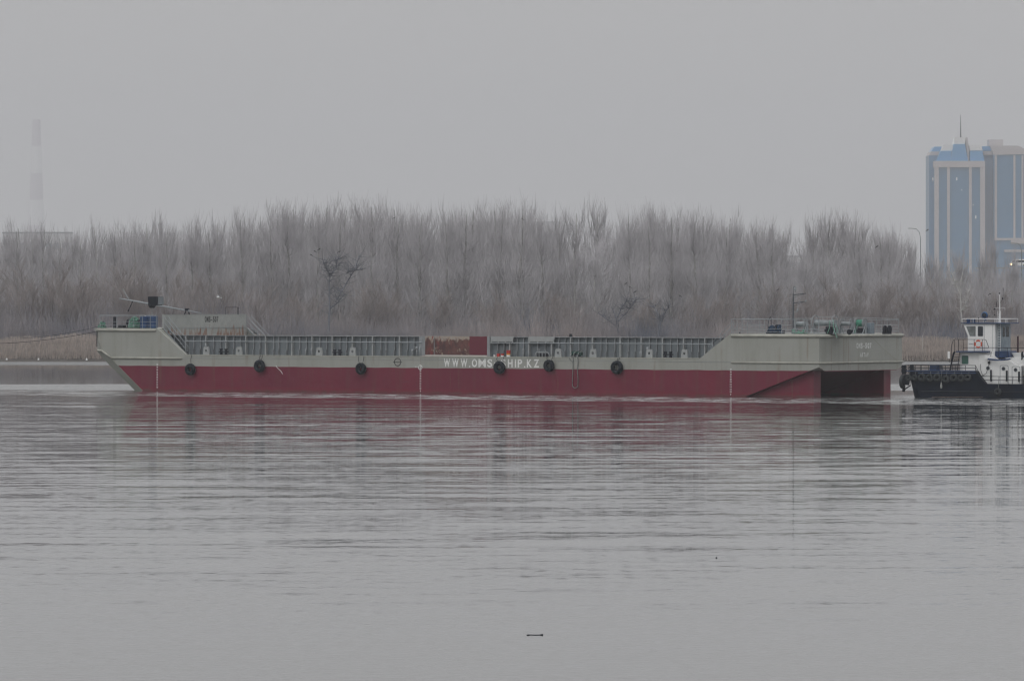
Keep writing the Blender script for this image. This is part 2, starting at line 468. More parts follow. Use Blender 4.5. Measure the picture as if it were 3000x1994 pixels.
PLACE = ["at the left edge of the picture", "in front of the far striped chimney", "just right of the far striped chimney", "just left of the barge's bow",
 "over the barge's bow corner", "over the green rope heap", "over the dark square box on its post", "over the lower end of the lowered mast",
 "over the black bow lettering", "over the right end of the rusty bulkhead", "over the second tyre of the barge", "between the second and third tyres",
 "left of the crow-topped forked tree", "right of the crow-topped forked tree", "over the third tyre of the barge", "over the dark ringed load mark", "over the white ringed load mark",
 "over the start of the web address", "over the rust red wall panel", "over the tyre in the web address", "over the last letters of the web address",
 "over the fifth tyre of the barge", "over the hanging rope loop", "over the sixth tyre of the barge", "just right of the sixth tyre",
 "over the third deck bollard pair from the right", "left of the stern stairs", "over the foot of the stern stairs", "over the blue coiled rope winch",
 "left of the stern mast", "over the stern mast", "over the largest winch drum", "over the green rope drum", "over the white stern lettering",
 "over the barge's stern corner", "in the gap left of the blue tower", "over the tug's foredeck", "left of the tug's wheelhouse", "over the tug's wheelhouse", "at the right edge of the picture"]
PLACE[25] = "over the gap right of the last tyre"

def forest():
    protos = [poplar(s, 18., nb=92, tw=12) for s in range(5)]
    thin = [poplar(20 + s, 18., nb=70, tw=11, spread=.8, low=.15) for s in range(2)]
    def proto(T, K, mt, mk, nm):
        e = empty(nm, (0, -2000, 0)); T.build('trunk', mt, e, 6); K.build('crown', mk, e, 3); return e
    pr = [proto(T, K, M['bark'], M['twig'], 'poplar_tree') for T, K in protos]
    th = [proto(T, K, M['barkpale'], M['twig'], 'poplar_tree') for T, K in thin]
    r = random.Random(19)
    words = {0: "bare poplar on the skyline", 1: "bare poplar in the front row"}
    used = set()
    for row, (Yr, dp, n) in enumerate(((858., 7, 40), (824., 6, 40))):
        for k in range(n):
            px = 37.5 + 75 * k + r.uniform(-18, 18) + (-8 if row else 8)
            Yt = Yr + r.uniform(-dp, dp)
            top = skyline(px) + r.uniform(-10, 10) + (r.uniform(5, 40) if row else 0)
            if row and 1600 < px < 1790: top += 110
            if row and 2270 < px < 2420: top += 90
            zt = P(px, top, Yt).z - 1.0
            sparse = (1600 < px < 1800) or (px > 2660) or (2270 < px < 2400 and not row) or px < 700 and r.random() < .4
            src = r.choice(th if sparse else pr)
            o = src if src.name not in used else copy_tree(src)
            used.add(src.name)
            o.location = (P(px, top, Yt).x, Yt, 1.0); o.rotation_euler.z = r.uniform(0, 6.28)
            sc = zt / 18.0; wd = sc * r.uniform(1.15, 1.6)
            o.scale = (wd, wd, sc)
            tag(o, ("slim " if sparse else "") + words[row] + " " + PLACE[k], 'tree', 'bare poplars on the far bank')
    # willows in front of the poplars
    wl = [willow(40 + s, 9., 7, 4) for s in range(4)]
    wp = [proto(T, K, M['willowb'], M['willowt'], 'willow_tree') for T, K in wl]
    used.clear()
    spots = [(20, 790), (95, 770), (180, 785), (262, 800), (337, 770), (412, 790), (490, 800), (575, 800), (650, 815), (740, 830), (860, 840), (1087, 820), (1165, 845), (1312, 850),
             (1462, 860), (1612, 850), (1687, 870), (1912, 860), (2062, 850), (2137, 840), (2287, 830), (2362, 850), (2437, 820), (2512, 840), (2587, 830), (2662, 820), (2735, 840), (2812, 850), (2887, 850), (2965, 860)]
    for i, (px, top) in enumerate(spots):
        Yt = 800 + r.uniform(-6, 8)
        src = wp[i % 4]; o = src if src.name not in used else copy_tree(src); used.add(src.name)
        zt = P(px, top, Yt).z - .9
        o.location = (P(px, top, Yt).x, Yt, .9); o.rotation_euler.z = r.uniform(0, 6.28); s = zt / 10.5
        o.scale = (s * 1.15, s * 1.15, s)
        tag(o, "brown bushy willow below the poplars " + PLACE[int(px // 75)], 'tree', 'brown willows on the far bank')
    for p in pr + th + wp:
        assert p.location.y > 0, p.name
    # gnarled old trees
    def gnarl(name, segs, label, Yt, m, cat='tree', rad=.17):
        base = P(*segs[0][0], Yt); e = empty(name, (base.x, Yt, .8), 0, label, cat)
        T = Segs(); K = Segs(); rr = random.Random(len(label))
        for k, sg in enumerate(segs):
            pts = [P(x, y, Yt) - Vector((base.x, Yt, .8)) for x, y in sg]
            if k: pts = [p + Vector((0, rr.uniform(-.4, .4) * j, 0)) for j, p in enumerate(pts)]
            r0 = rad * (1 if k == 0 else .55)
            for j in range(len(pts) - 1):
                f0, f1 = 1 - .6 * j / (len(pts) - 1), 1 - .6 * (j + 1) / (len(pts) - 1)
                (T if k == 0 else K).add(pts[j], pts[j + 1], r0 * f0, r0 * f1)
                for _ in range(5 if k else 2):
                    p = pts[j].lerp(pts[j + 1], rr.random())
                    for q in range(3):
                        d = Vector((rr.uniform(-1, 1), rr.uniform(-.8, .8), rr.uniform(-.2, .9))).normalized() * rr.uniform(.5, 1.3)
                        K.add(p, p + d, .035, .015); K.add(p + d, p + d * 1.6 + Vector((0, 0, .3)), .015, .008)
        T.build('trunk', m, e, 6); K.build('crown', m, e, 5)
        return e
    gnarl('old_tree', [[(962, 985), (966, 900), (964, 830), (967, 808)], [(967, 812), (958, 790), (950, 773), (945, 757)], [(966, 810), (975, 798), (986, 780), (984, 762), (1000, 755)],
                       [(985, 880), (1000, 855), (1020, 820), (1040, 790), (1052, 750)], [(1015, 800), (1040, 789), (1062, 790)], [(966, 905), (990, 885), (1010, 860)]],
          "dark gnarled forked tree with crows in its top, above the third tyre", 790, M['old'])
    gnarl('old_tree', [[(1812, 975), (1806, 935), (1795, 905)], [(1812, 960), (1778, 935), (1752, 915)], [(1806, 935), (1822, 900), (1840, 875)], [(1806, 945), (1835, 915), (1856, 890), (1866, 868)]],
          "dark old tree with low spreading limbs behind the barge, right of the last tyre", 788, M['old'])
    gnarl('old_tree', [[(1930, 985), (1935, 940), (1945, 915)], [(1935, 945), (1925, 915), (1915, 895)], [(1938, 940), (1952, 910), (1966, 888)]],
          "dark old tree split into a wide fork, nearest the stern stairs", 789, M['old'], rad=.2)
    gnarl('dead_tree', [[(2818, 950), (2815, 900), (2812, 840), (2822, 790)], [(2815, 915), (2828, 890), (2838, 850)], [(2812, 860), (2800, 830), (2790, 800)]],
          "pale bare tree trunk standing just above the tug's wheelhouse roof", 795, M['barkpale'], rad=.11)
    # deeper wood: rows that read as one mass
    W = Segs(); Wt = Segs(); low = [poplar(60 + s, 18., nb=60, tw=9) for s in range(4)]
    for row, Yr in enumerate((838, 875, 895, 920, 950)):
        for k in range(-8, 70):
            px = 50 * k + r.uniform(-30, 30)
            if row >= 1 and (1625 < px < 1775 or 2290 < px < 2400) and r.random() < .6: continue
            top = skyline(max(-200, min(3290, px))) + r.uniform(8, 60) + (10 if px < 700 else 0)
            if row == 0: top += 60
            if 2650 < px: top = 782 + r.uniform(-22, 25)
            Yt = Yr + r.uniform(-8, 8); p = P(px, top, Yt); s = (p.z - 1.1) / 18
            if s < .2: continue
            W.put(r.choice(low)[1], np.array([p.x, Yt, 1.1]), (s * 1.6, s), r.uniform(0, 6.28))
    o = W.build('distant_wood', M['twig2']); tag(o, "mass of bare trees further back in the riverside wood", 'wood', kind='stuff')
    # brushwood under the trees
    B = Segs()
    for i in range(2300):
        X = r.uniform(-72, 72); Yt = r.uniform(784, 822); h = r.uniform(2.2, 4.2) + (r.random() ** 3) * 3
        px = 1500 + X / Yt * F
        if px < 800: h *= 1.25
        for j in range(20):
            az = r.uniform(0, 6.28); a = r.uniform(0, .55); l = h * r.uniform(.4, 1)
            b = Vector((X + r.uniform(-.9, .9), Yt + r.uniform(-.9, .9), .8)); d = Vector((math.cos(az) * math.sin(a), math.sin(az) * math.sin(a), math.cos(a)))
            m_ = b + d * l * .6; e_ = m_ + (d + Vector((r.uniform(-.3, .3), r.uniform(-.3, .3), .2))) * l * .4
            B.add(b, m_, .022, .016); B.add(m_, e_, .016, .007)
            B.add(m_, m_ + Vector((r.uniform(-.6, .6), r.uniform(-.6, .6), r.uniform(.2, .9))), .012, .007)
    o = B.build('brushwood', M['brush']); tag(o, "tangled leafless brushwood along the foot of the trees", 'brushwood', kind='stuff')
    # reeds
    mb_a, mb_b, ra, rb = [], [], [], []
    for i in range(42000):
        X = r.uniform(-72, 72); Yt = BANK + 2 + 22 * r.random() ** 1.2
        cl = math.sin(X * .35) + math.sin(X * .9 + 2) * .6 + math.sin(X * 2.1 + Yt) * .3
        px = 1500 + X / Yt * F
        hh = (1.25 + .2 * cl + r.uniform(0, .8)) * min(1, .42 + (Yt - BANK) / 13)
        if 780 < px < 2600: hh *= .78
        z0 = .2 + (.6 if Yt > BANK + 6 else .1)
        lean = Vector((r.uniform(-.18, .18), r.uniform(-.1, .1), 1))
        mb_a.append((X, Yt, z0 - .2)); mb_b.append((X + lean.x * hh, Yt + lean.y * hh, z0 + hh)); ra.append(.016 if i % 5 else .035); rb.append(.010 + (.022 if i % 4 == 0 else 0))
    o = seg_obj('reed_bed', mb_a, mb_b, ra, rb, M['reed']); tag(o, "dry tan reeds growing along the far bank", 'reeds', kind='stuff')
forest()

# ------------------------------------------------------------------ barge
barge = empty('cargo_barge', (X0, Y0, 0), -TH, "long grey and red deck barge with raised bow and stern, low in the water", 'barge')
def S(px, py, v=0.0):
    t = (px - 1500) / F
    x = (t * Y0 + t * v * C - X0 - v * S_) / (C + t * S_)
    Y = Y0 - x * S_ + v * C
    return Vector((x, v, CAMH - (py - HOR) / F * Y))
def Vx(px, x):      # v on a transverse plane
    t = (px - 1500) / F
    return (t * Y0 - t * x * S_ - X0 - x * C) / (S_ - t * C)
def Zx(px_v, x, py):
    Y = Y0 - x * S_ + px_v * C
    return CAMH - (py - HOR) / F * Y
B_ = Vx(2643, 0.0)
ZD = (S(545, 1040).z + S(2050, 1049).z) / 2
ZR = sum(S(x, y).z for x, y in ((700, 1073.5), (1232, 1076.5), (1800, 1081), (2140, 1086))) / 4
def barge_world(v): return v

def hull_mat():
    m = bpy.data.materials.new('hull_paint'); m.use_nodes = True
    t = m.node_tree; nd = t.nodes; ln = t.links.new; b = nd['Principled BSDF']
    tc = nd.new('ShaderNodeTexCoord'); sp = nd.new('ShaderNodeSeparateXYZ'); ln(tc.outputs['Object'], sp.inputs[0])
    def noise(scale, vec=(1, 1, 1), detail=4, rough=.5):
        mp = nd.new('ShaderNodeMapping'); mp.inputs['Scale'].default_value = vec; ln(tc.outputs['Object'], mp.inputs[0])
        n = nd.new('ShaderNodeTexNoise'); n.inputs['Scale'].default_value = scale; n.inputs['Detail'].default_value = detail; n.inputs['Roughness'].default_value = rough
        ln(mp.outputs[0], n.inputs['Vector']); return n.outputs['Fac']
    def mr(v, a, b_, c, d):
        n = nd.new('ShaderNodeMapRange'); ln(v, n.inputs[0])
        for i, q in zip((1, 2, 3, 4), (a, b_, c, d)): n.inputs[i].default_value = q
        return n.outputs[0]
    def mx(f, a, c):
        n = nd.new('ShaderNodeMix'); n.data_type = 'RGBA'
        if isinstance(f, float): n.inputs[0].default_value = f
        else: ln(f, n.inputs[0])
        for i, q in ((6, a), (7, c)):
            if isinstance(q, tuple): n.inputs[i].default_value = (*q, 1)
            else: ln(q, n.inputs[i])
        return n.outputs[2]
    g = mx(mr(noise(.35), .35, .65, 0, 1), (.345, .35, .315), (.375, .38, .35))
    g = mx(mr(noise(1.6, (1, 1, .12)), .52, .72, 0, .5), g, (.27, .265, .225))
    g = mx(mr(noise(2.2, (1, 1, .6), 6, .7), .66, .74, 0, .6), g, (.20, .185, .15))
    rd = mx(mr(noise(.25, (1, 1, .5)), .3, .7, 0, 1), (.150, .006, .030), (.190, .008, .034))
    rd = mx(mr(noise(1.6, (1, 1, .08), 5), .48, .7, 0, .7), rd, (.150, .030, .040))
    rd = mx(mr(noise(3.5, (1, 1, 1), 6, .7), .62, .75, 0, .45), rd, (.10, .008, .030))
    # wet, slightly brighter strip by the waterline
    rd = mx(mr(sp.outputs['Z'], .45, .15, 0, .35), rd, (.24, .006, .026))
    def mulp(a, c):
        n = nd.new('ShaderNodeMath'); n.operation = 'MULTIPLY'
        for i, q in enumerate((a, c)):
            if isinstance(q, float): n.inputs[i].default_value = q
            else: ln(q, n.inputs[i])
        return n.outputs[0]
    run = mulp(mr(noise(2.6, (1, 1, .05), 3), .58, .68, 0, 1), mr(noise(.8, (1, 1, .5), 2), .42, .6, 0, 1))
    g = mx(mulp(run, .55), g, (.25, .20, .15))
    rd = mx(mulp(run, .5), rd, (.16, .065, .05))
    scuff = mulp(mr(noise(1.3, (.35, 1, 3.0), 5, .7), .60, .70, 0, 1), mr(noise(.35, (1, 1, 1), 2), .45, .6, 0, 1))
    rd = mx(mulp(scuff, .5), rd, (.085, .045, .055)); g = mx(mulp(scuff, .35), g, (.22, .215, .20))
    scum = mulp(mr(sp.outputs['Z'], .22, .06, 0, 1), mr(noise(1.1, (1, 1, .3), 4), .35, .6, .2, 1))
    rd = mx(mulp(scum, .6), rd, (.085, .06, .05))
    nz = mr(noise(.5, (1, .2, .2), 1), 0, 1, -.05, .05)
    z2 = nd.new('ShaderNodeMath'); z2.operation = 'ADD'; ln(sp.outputs['Z'], z2.inputs[0]); ln(nz, z2.inputs[1])
    f = mr(z2.outputs[0], ZR - .01, ZR + .01, 0, 1)
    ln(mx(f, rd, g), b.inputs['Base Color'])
    b.inputs['Roughness'].default_value = .5
    bp = nd.new('ShaderNodeBump'); bp.inputs['Strength'].default_value = .35; bp.inputs['Distance'].default_value = .08
    ln(noise(.9, (1, 1, 1), 2), bp.inputs['Height']); ln(bp.outputs[0], b.inputs['Normal'])
    return m
M['hull'] = hull_mat()

xbk = S(478, 950, .6).x                       # forecastle bulkhead
xpk = S(2140, 977).x                          # poop bulkhead
ZF = S(370, 961).z; ZP = S(2300, 977.5).z
zb = S(2380, 1088).z
def hull():
    mb = MB(); K = []
    rk0, rk1 = S(326, 1050), S(418, 1143)
    sl = (rk1.x - rk0.x) / (rk1.z - rk0.z)
    def prof(v):
        a = min(1, min(v, B_ - v) / .45)
        out_ = lambda p, q: p + (q - p) * a
        bx = S(285, 1028, .45).x; bz = S(285, 1030).z
        inner = min(v, B_ - v) > .305
        q = min(1, min(v, B_ - v) / .9)
        knx = out_(S(300, 1027).x, bx); knz = out_(S(300, 1027).z, bz)
        # rake line
        kx = out_(S(326, 1050).x, S(302, 1050, .45).x); kz = S(326, 1050).z
        w0x = out_(rk1.x, S(395, 1141, .45).x)
        botx = w0x + (-1.3) * sl
        pts = [(botx, -1.3), (w0x, 0.), (kx, kz), (knx, knz), (bx, ZF)]
        if inner: pts += [(xbk, ZF), (xbk + .01, ZD), (xpk - .01, ZD), (xpk, ZP)]
        else: pts += [(S(459, 960).x, ZF), (S(545, 1040).x, ZD), (S(2050, 1049).x, ZD), (xpk, ZP)]
        zc = S(2400, 1075).z
        pts += [(0., ZP), (0., zc + (zb - zc) * q), (S(2367, 1090).x, zb), (S(2184, 1163).x, 0.), (S(2184, 1163).x - 2.6, -1.3)]
        return pts
    st = [0, .30, .31, .45, .9, B_ - .9, B_ - .45, B_ - .31, B_ - .30, B_]
    for v in st: K.append([(x, v, z) for x, z in prof(v)])
    n = len(K[0])
    for ring in K: mb.v += ring
    for j in range(len(K) - 1):
        for i in range(n):
            a, b = j * n + i, j * n + (i + 1) % n
            mb.f.append((a, b, b + n, a + n))
    mb.f.append(tuple(range(n))); mb.f.append(tuple(range((len(K) - 1) * n, len(K) * n)))
    # skegs under the stern
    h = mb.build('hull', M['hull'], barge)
    e, a, w = .77, .47, 1.1
    for v0, v1 in ((a, a + w), (B_ - a - w, B_ - a)):
        k = MB(); k.box(S(2184, 1163).x - 1, -e, v0, v1, -1.3, zb + .04)
        k.build('skeg', M['hull'], barge)
    return h
hull_o = hull()
def bow_edge():
    r0, r1 = S(326, 1050), S(418, 1143); k0 = S(302, 1050, .45); w0 = S(395, 1141, .45)
    sl = (r1.x - r0.x) / (r1.z - r0.z)
    A = Vector((r0.x, 0, r0.z)); Bq = Vector((r1.x - .25 * sl, 0, -.25)); B2 = Vector((w0.x - .25 * sl, .45, -.25)); A2 = Vector((k0.x, .45, r0.z))
    n = (Bq - A).cross(A2 - A).normalized()
    if n.y > 0: n = -n
    q = [p + n * .012 for p in (A, Bq, B2, A2)]; w = [p - n * .02 for p in (A, Bq, B2, A2)]
    MB().add(q + w, [(0, 1, 2, 3), (4, 7, 6, 5), (0, 4, 5, 1), (1, 5, 6, 2), (2, 6, 7, 3), (3, 7, 4, 0)]).build('bow_edge_plate', M['gray'], barge)
bow_edge()

def strip(name, pts, r, m, dy=-.02):            # rubbing strake: half-round bar along local points
    mb = MB(); mb.path([Vector((p[0], p[1] + dy, p[2])) for p in pts], r, 8); return mb.build(name, m, barge, True)
zst = S(370, 967).z; zsl = S(420, 1048.5).z
strip('rubbing_strake', [(S(287, 967).x, -.02, zst), (S(457, 966).x, -.02, zst)], .10, M['strake'])
strip('rubbing_strake', [(S(299, 1027).x, -.02, S(299, 1027).z), (S(327, 1049).x, -.02, zsl), (S(534, 1048).x, -.02, zsl)], .085, M['strake'])
strip('rubbing_strake', [(S(286, 1026).x - .05, .1, S(286, 1026).z), (S(299, 1027).x, -.02, S(299, 1027).z)], .10, M['strake'])
zst2 = S(2300, 984).z; zsl2 = S(2300, 1062.5).z
strip('rubbing_strake', [(S(2143, 984).x, -.02, zst2), (.06, -.02, zst2), (.06, B_ + .05, zst2)], .12, M['strake'], 0)
strip('rubbing_strake', [(S(2143, 1062).x, -.02, zsl2), (.06, -.02, zsl2), (.06, B_ + .05, zsl2)], .075, M['strake'], 0)
# deck edge plate and the long welded seam under it
mb = MB(); mb.box(S(546, 1040).x, S(2048, 1049).x, -.03, .10, ZD - .03, ZD + .035); mb.build('deck_edge', M['strake'], barge)
mb = MB(); mb.box(S(538, 1052).x, S(2142, 1060).x, -.018, .01, S(1000, 1052).z - .012, S(1000, 1052).z + .012); mb.build('plate_seam', M['rib'], barge)

# ---- hold side walls
VN, VF = 1.45, B_ - 1.45
ZW = S(1650, 988, VN).z
WALLX0, WALLX1 = xbk + .02, xpk - .02
GAP0, GAP1 = S(1241, 1000, VN).x, S(1438, 1000, VN).x
def hold():
    ribs = [493, 551.7, 610, 668.6, 727, 784.7, 862, 921, 980, 1039, 1098, 1177, 1237]
    ribs2 = [1441, 1500, 1556, 1622, 1678, 1742, 1823.4, 1885, 1947, 2009, 2071.5, 2130]
    def wall(x0, x1, rib, nm='hold_wall'):
        mb = MB(); mb.box(x0, x1, VN, VN + .03, ZD, ZW); mb.build(nm, M['wall'], barge)
        f = MB(); f.box(x0, x1, VN - .30, VN + .05, ZW - .004, ZW + .045); f.build('top_flange', M['rib'], barge)
        for a in rib:
            x = S(a, 1000, VN).x
            if x < x0 - .01 or x > x1 + .01: continue
            # tapered main frame, wide at the foot
            r = MB(); r.prism([(x - .05, ZW - .01), (x + .05, ZW - .01), (x + .05, ZD), (x - .05, ZD)], VN - .36, VN - .33)
            r.box(x - .012, x + .012, VN - .33, VN, ZD, ZW - .01); r.build('main_frame', M['bracket'], barge)
        for a, b in zip(rib[:-1], rib[1:]):
            fr = (.33, .66) if b - a < 70 else (.27, .46, .77)
            for t in fr:
                x = S(a + (b - a) * t, 1000, VN).x
                if x < x0 or x > x1: continue
                q = MB(); q.box(x - .010, x + .010, VN - .15, VN, ZD, ZW - .01)
                q.box(x - .035, x + .035, VN - .17, VN - .15, ZD + .5, ZW - .01)
                q.prism([(x - .012, ZD), (x + .012, ZD), (x + .012, ZD + .45), (x - .012, ZD + .45)], VN - .30, VN - .15); q.build('stiffener', M['rib'], barge)
    wall(WALLX0, GAP0, ribs); wall(GAP1, WALLX1, ribs2)
    # end posts of the gap
    for x in (GAP0, GAP1):
        mb = MB(); mb.box(x - .11, x + .11, VN - .38, VN + .06, ZD, ZW + .05); mb.build('gap_post', M['rib'], barge)
    # horizontal pipe rail along the walls
    zp = S(900, 1001, VN - .4).z
    for a, b in ((545, 1240), (1436, 2085)):
        mb = MB(); mb.tube(S(a, 1000, VN - .42).xy.to_3d() + Vector((0, 0, zp)), S(b, 1000, VN - .42).xy.to_3d() + Vector((0, 0, zp)), .035, n=8); mb.build('handrail', M['rail'], barge)
    mb = MB(); mb.tube((S(2085, 1, VN - .42).x, VN - .42, zp), (S(2092, 1, VN - .42).x, VN - .42, zp - .3), .03); mb.build('handrail', M['rail'], barge)
    # trapezoid plates over the loading doors
    for a, b in ((1438, 1506), (1551, 1626)):
        x0, x1 = S(a, 1000, VN - .4).x, S(b, 1000, VN - .4).x
        mb = MB(); z1 = ZW + .06; z0 = ZW - .36
        mb.prism([(x0, z1), (x1, z1), (x1 - .12, z0), (x0, z0)], VN - .44, VN - .38)
        for k in range(4):
            xk = x0 + (x1 - .16 - x0) * k / 3; mb.box(xk, xk + .10, VN - .44, VN - .38, z0 - .12, z0 + .002)
        mb.build('door_plate', M['bracket'], barge)
        g = MB(); g.box(x0 + .03, x1 - .16, VN - .05, VN - .001, ZD + .9, ZD + .93)
        g.box((x0 + x1) / 2 - .01, (x0 + x1) / 2 + .01, VN - .06, VN - .001, ZD, ZW - .4); g.build('door_frame', M['dark'], barge)
    # far wall (rusted inside), with the freshly primed patch
    m = bpy.data.materials.new('rusted_wall'); m.use_nodes = True
    t = m.node_tree; nd = t.nodes; ln = t.links.new; bs = nd['Principled BSDF']; bs.inputs['Roughness'].default_value = .85
    tc = nd.new('ShaderNodeTexCoord'); sp = nd.new('ShaderNodeSeparateXYZ'); ln(tc.outputs['Object'], sp.inputs[0])
    def nz(scale, vec=(1, 1, 1), detail=6, rough=.65):
        mp = nd.new('ShaderNodeMapping'); mp.inputs['Scale'].default_value = vec; ln(tc.outputs['Object'], mp.inputs[0])
        n = nd.new('ShaderNodeTexNoise'); n.inputs['Scale'].default_value = scale; n.inputs['Detail'].default_value = detail; n.inputs['Roughness'].default_value = rough
        ln(mp.outputs[0], n.inputs['Vector']); return n.outputs['Fac']
    def mr(v, a, b_, c=0., d=1.):
        n = nd.new('ShaderNodeMapRange'); ln(v, n.inputs[0])
        for i, q in zip((1, 2, 3, 4), (a, b_, c, d)): n.inputs[i].default_value = q
        return n.outputs[0]
    def mx(f, a, c):
        n = nd.new('ShaderNodeMix'); n.data_type = 'RGBA'; ln(f, n.inputs[0])
        for i, q in ((6, a), (7, c)):
            if isinstance(q, tuple): n.inputs[i].default_value = (*q, 1)
            else: ln(q, n.inputs[i])
        return n.outputs[2]
    def mm(op, a, b_):
        n = nd.new('ShaderNodeMath'); n.operation = op
        for i, q in enumerate((a, b_)):
            if isinstance(q, (int, float)): n.inputs[i].default_value = q
            else: ln(q, n.inputs[i])
        return n.outputs[0]
    zr = mr(sp.outputs['Z'], ZD, ZW)
    rust = mx(mr(nz(2.5, (1, 1, .5)), .35, .65), (.070, .032, .032), (.15, .060, .052))
    pale = mx(mr(nz(5.), .4, .6), (.34, .27, .22), (.33, .31, .28))
    top = mm('ADD', zr, mm('MULTIPLY', mm('SUBTRACT', nz(1.3, (1, 1, .6)), .5), 1.6))
    c = mx(mr(top, .72, .85), rust, pale)
    c = mx(mr(nz(3.1, (1, 1, .8)), .58, .64), c, (.32, .25, .19))
    c = mx(mr(nz(3.7, (1, 1, .3)), .57, .66), c, (.20, .045, .045))
    xp0 = S(1376, 1000, VF).x
    edge = mm('ADD', sp.outputs['X'], mm('MULTIPLY', mm('SUBTRACT', nz(1.2), .5), .5))
    pr = mm('MULTIPLY', mr(edge, xp0, xp0 + .05), mr(mm('ADD', sp.outputs['Z'], mm('MULTIPLY', nz(2.), .1)), ZW + .04, ZW - .02))
    pr = mm('MULTIPLY', pr, mr(edge, xp0 + 6, xp0 + 5.9))
    c = mx(pr, c, (.13, .018, .034))
    ln(c, bs.inputs['Base Color'])
    zwf = S(1340, 984.5, VF).z
    mb = MB(); mb.box(WALLX0, WALLX1, VF - .03, VF, ZD, zwf); mb.build('far_hold_wall', m, barge)
    mb = MB(); mb.box(WALLX0, WALLX1, VF, VF + .25, zwf - .05, zwf); mb.build('top_flange', M['rib'], barge)
    mb = MB(); mb.box(GAP0, GAP1, VN - .4, VN + .05, ZD, ZD + .05); mb.build('gap_sill', mat('sill_paint', (.40, .32, .28), .8, var=.15), barge)
    mb = MB(); x = S(1273, 1000, VF).x; mb.box(x - .02, x + .02, VF - .06, VF - .03, ZD, zwf - .02); mb.build('wall_seam', M['rib'], barge)
    return m
rusted = hold()

# ---- forecastle bulkhead with painted name
def bulkhead():
    v0, v1 = Vx(478, xbk), Vx(718, xbk)
    zt = Zx((v0 + v1) / 2, xbk, 921.5); zm = Zx((v0 + v1) / 2, xbk, 960)
    m = bpy.data.materials.new('bulkhead_paint'); m.use_nodes = True
    t = m.node_tree; nd = t.nodes; ln = t.links.new; bs = nd['Principled BSDF']; bs.inputs['Roughness'].default_value = .75
    tc = nd.new('ShaderNodeTexCoord'); sp = nd.new('ShaderNodeSeparateXYZ'); ln(tc.outputs['Object'], sp.inputs[0])
    def nz(scale, vec):
        mp = nd.new('ShaderNodeMapping'); mp.inputs['Scale'].default_value = vec; ln(tc.outputs['Object'], mp.inputs[0])
        n = nd.new('ShaderNodeTexNoise'); n.inputs['Scale'].default_value = scale; n.inputs['Detail'].default_value = 6; n.inputs['Roughness'].default_value = .65
        ln(mp.outputs[0], n.inputs['Vector']); return n.outputs['Fac']
    def mr(v, a, b_, c=0., d=1.):
        n = nd.new('ShaderNodeMapRange'); ln(v, n.inputs[0])
        for i, q in zip((1, 2, 3, 4), (a, b_, c, d)): n.inputs[i].default_value = q
        return n.outputs[0]
    def mx(f, a, c):
        n = nd.new('ShaderNodeMix'); n.data_type = 'RGBA'; ln(f, n.inputs[0])
        for i, q in ((6, a), (7, c)):
            if isinstance(q, tuple): n.inputs[i].default_value = (*q, 1)
            else: ln(q, n.inputs[i])
        return n.outputs[2]
    a = nd.new('ShaderNodeMath'); a.operation = 'ADD'
    ln(nz(3.4, (1, 1, .22)), a.inputs[0]); ln(mr(sp.outputs['Z'], zm + .9, zm - .6, -.16, .17), a.inputs[1])
    c = mx(mr(nz(1.5, (1, 1, 1)), .4, .6), (.38, .39, .375), (.32, .33, .32))
    c = mx(mr(a.outputs[0], .56, .68), c, (.27, .175, .135))
    c = mx(mr(a.outputs[0], .66, .76), c, (.19, .095, .07))
    ln(c, bs.inputs['Base Color'])
    mb = MB(); mb.box(xbk - .08, xbk + .12, v0, v1, ZD, zt); mb.build('bow_bulkhead', m, barge)
    mb = MB(); mb.box(xbk + .12, xbk + .16, v0, v1, zm - .02, zm + .02); mb.build('bulkhead_seam', M['rib'], barge)
    mb = MB(); mb.box(xbk - .1, xbk + .14, v0, v1, zt, zt + .03); mb.build('bulkhead_cap', M['bracket'], barge)
    # sloping wing at the far side, and far stairs with rails
    for vs_, side in ((v1 - .05, 1), ):
        pa = (xbk + .12, vs_ + .1, zt); 
        w = MB(); x1 = xbk + 1.9
        w.add([(xbk + .12, vs_, zt), (xbk + .12, vs_, ZD), (x1, vs_, ZD), (xbk + .12, vs_ + .04, zt), (xbk + .12, vs_ + .04, ZD), (x1, vs_ + .04, ZD)],
              [(0, 1, 2), (3, 5, 4), (0, 2, 5, 3), (1, 4, 5, 2), (0, 3, 4, 1)])
    # stairs: near and far side, run aft from the forecastle deck
    def stairs(v, x0, x1, z0, z1, dirn, w=.7):
        e = MB()
        for dv in (0, w):
            e.prism([(x0, z0), (x0, z0 - .14), (x1, z1 - .02), (x1, z1 + .12)], v + dv, v + dv + .03)
        e.build('stair_stringer', M['rail'], barge)
        t_ = MB(); n = 8
        for i in range(1, n):
            x = x0 + (x1 - x0) * i / n; z = z0 + (z1 - z0) * i / n
            t_.box(min(x, x + dirn * .2), max(x, x + dirn * .2), v + .035, v + w - .005, z - .015, z + .01)
        t_.build('stair_tread', M['dark'], barge)
        h = MB()
        for dv in (0, w):
            for dz in (.5, .95):
                h.tube((x0, v + dv, z0 + dz), (x1, v + dv, z1 + dz), .02)
            for q in (0, .5, 1):
                h.tube((x0 + (x1 - x0) * q, v + dv, z0 + (z1 - z0) * q), (x0 + (x1 - x0) * q, v + dv, z0 + (z1 - z0) * q + .95), .02)
        h.build('stair_handrail', M['rail'], barge)
    stairs(.50, xbk + .15, xbk + 2.3, ZF, ZD, 1, .6)
    stairs(v1 + .05, xbk + .15, xbk + 2.3, ZF, ZD + .3, 1, .6)
    stairs(.50, xpk - .05, xpk - 2.3, ZP, ZD, -1, .6)
bulkhead()

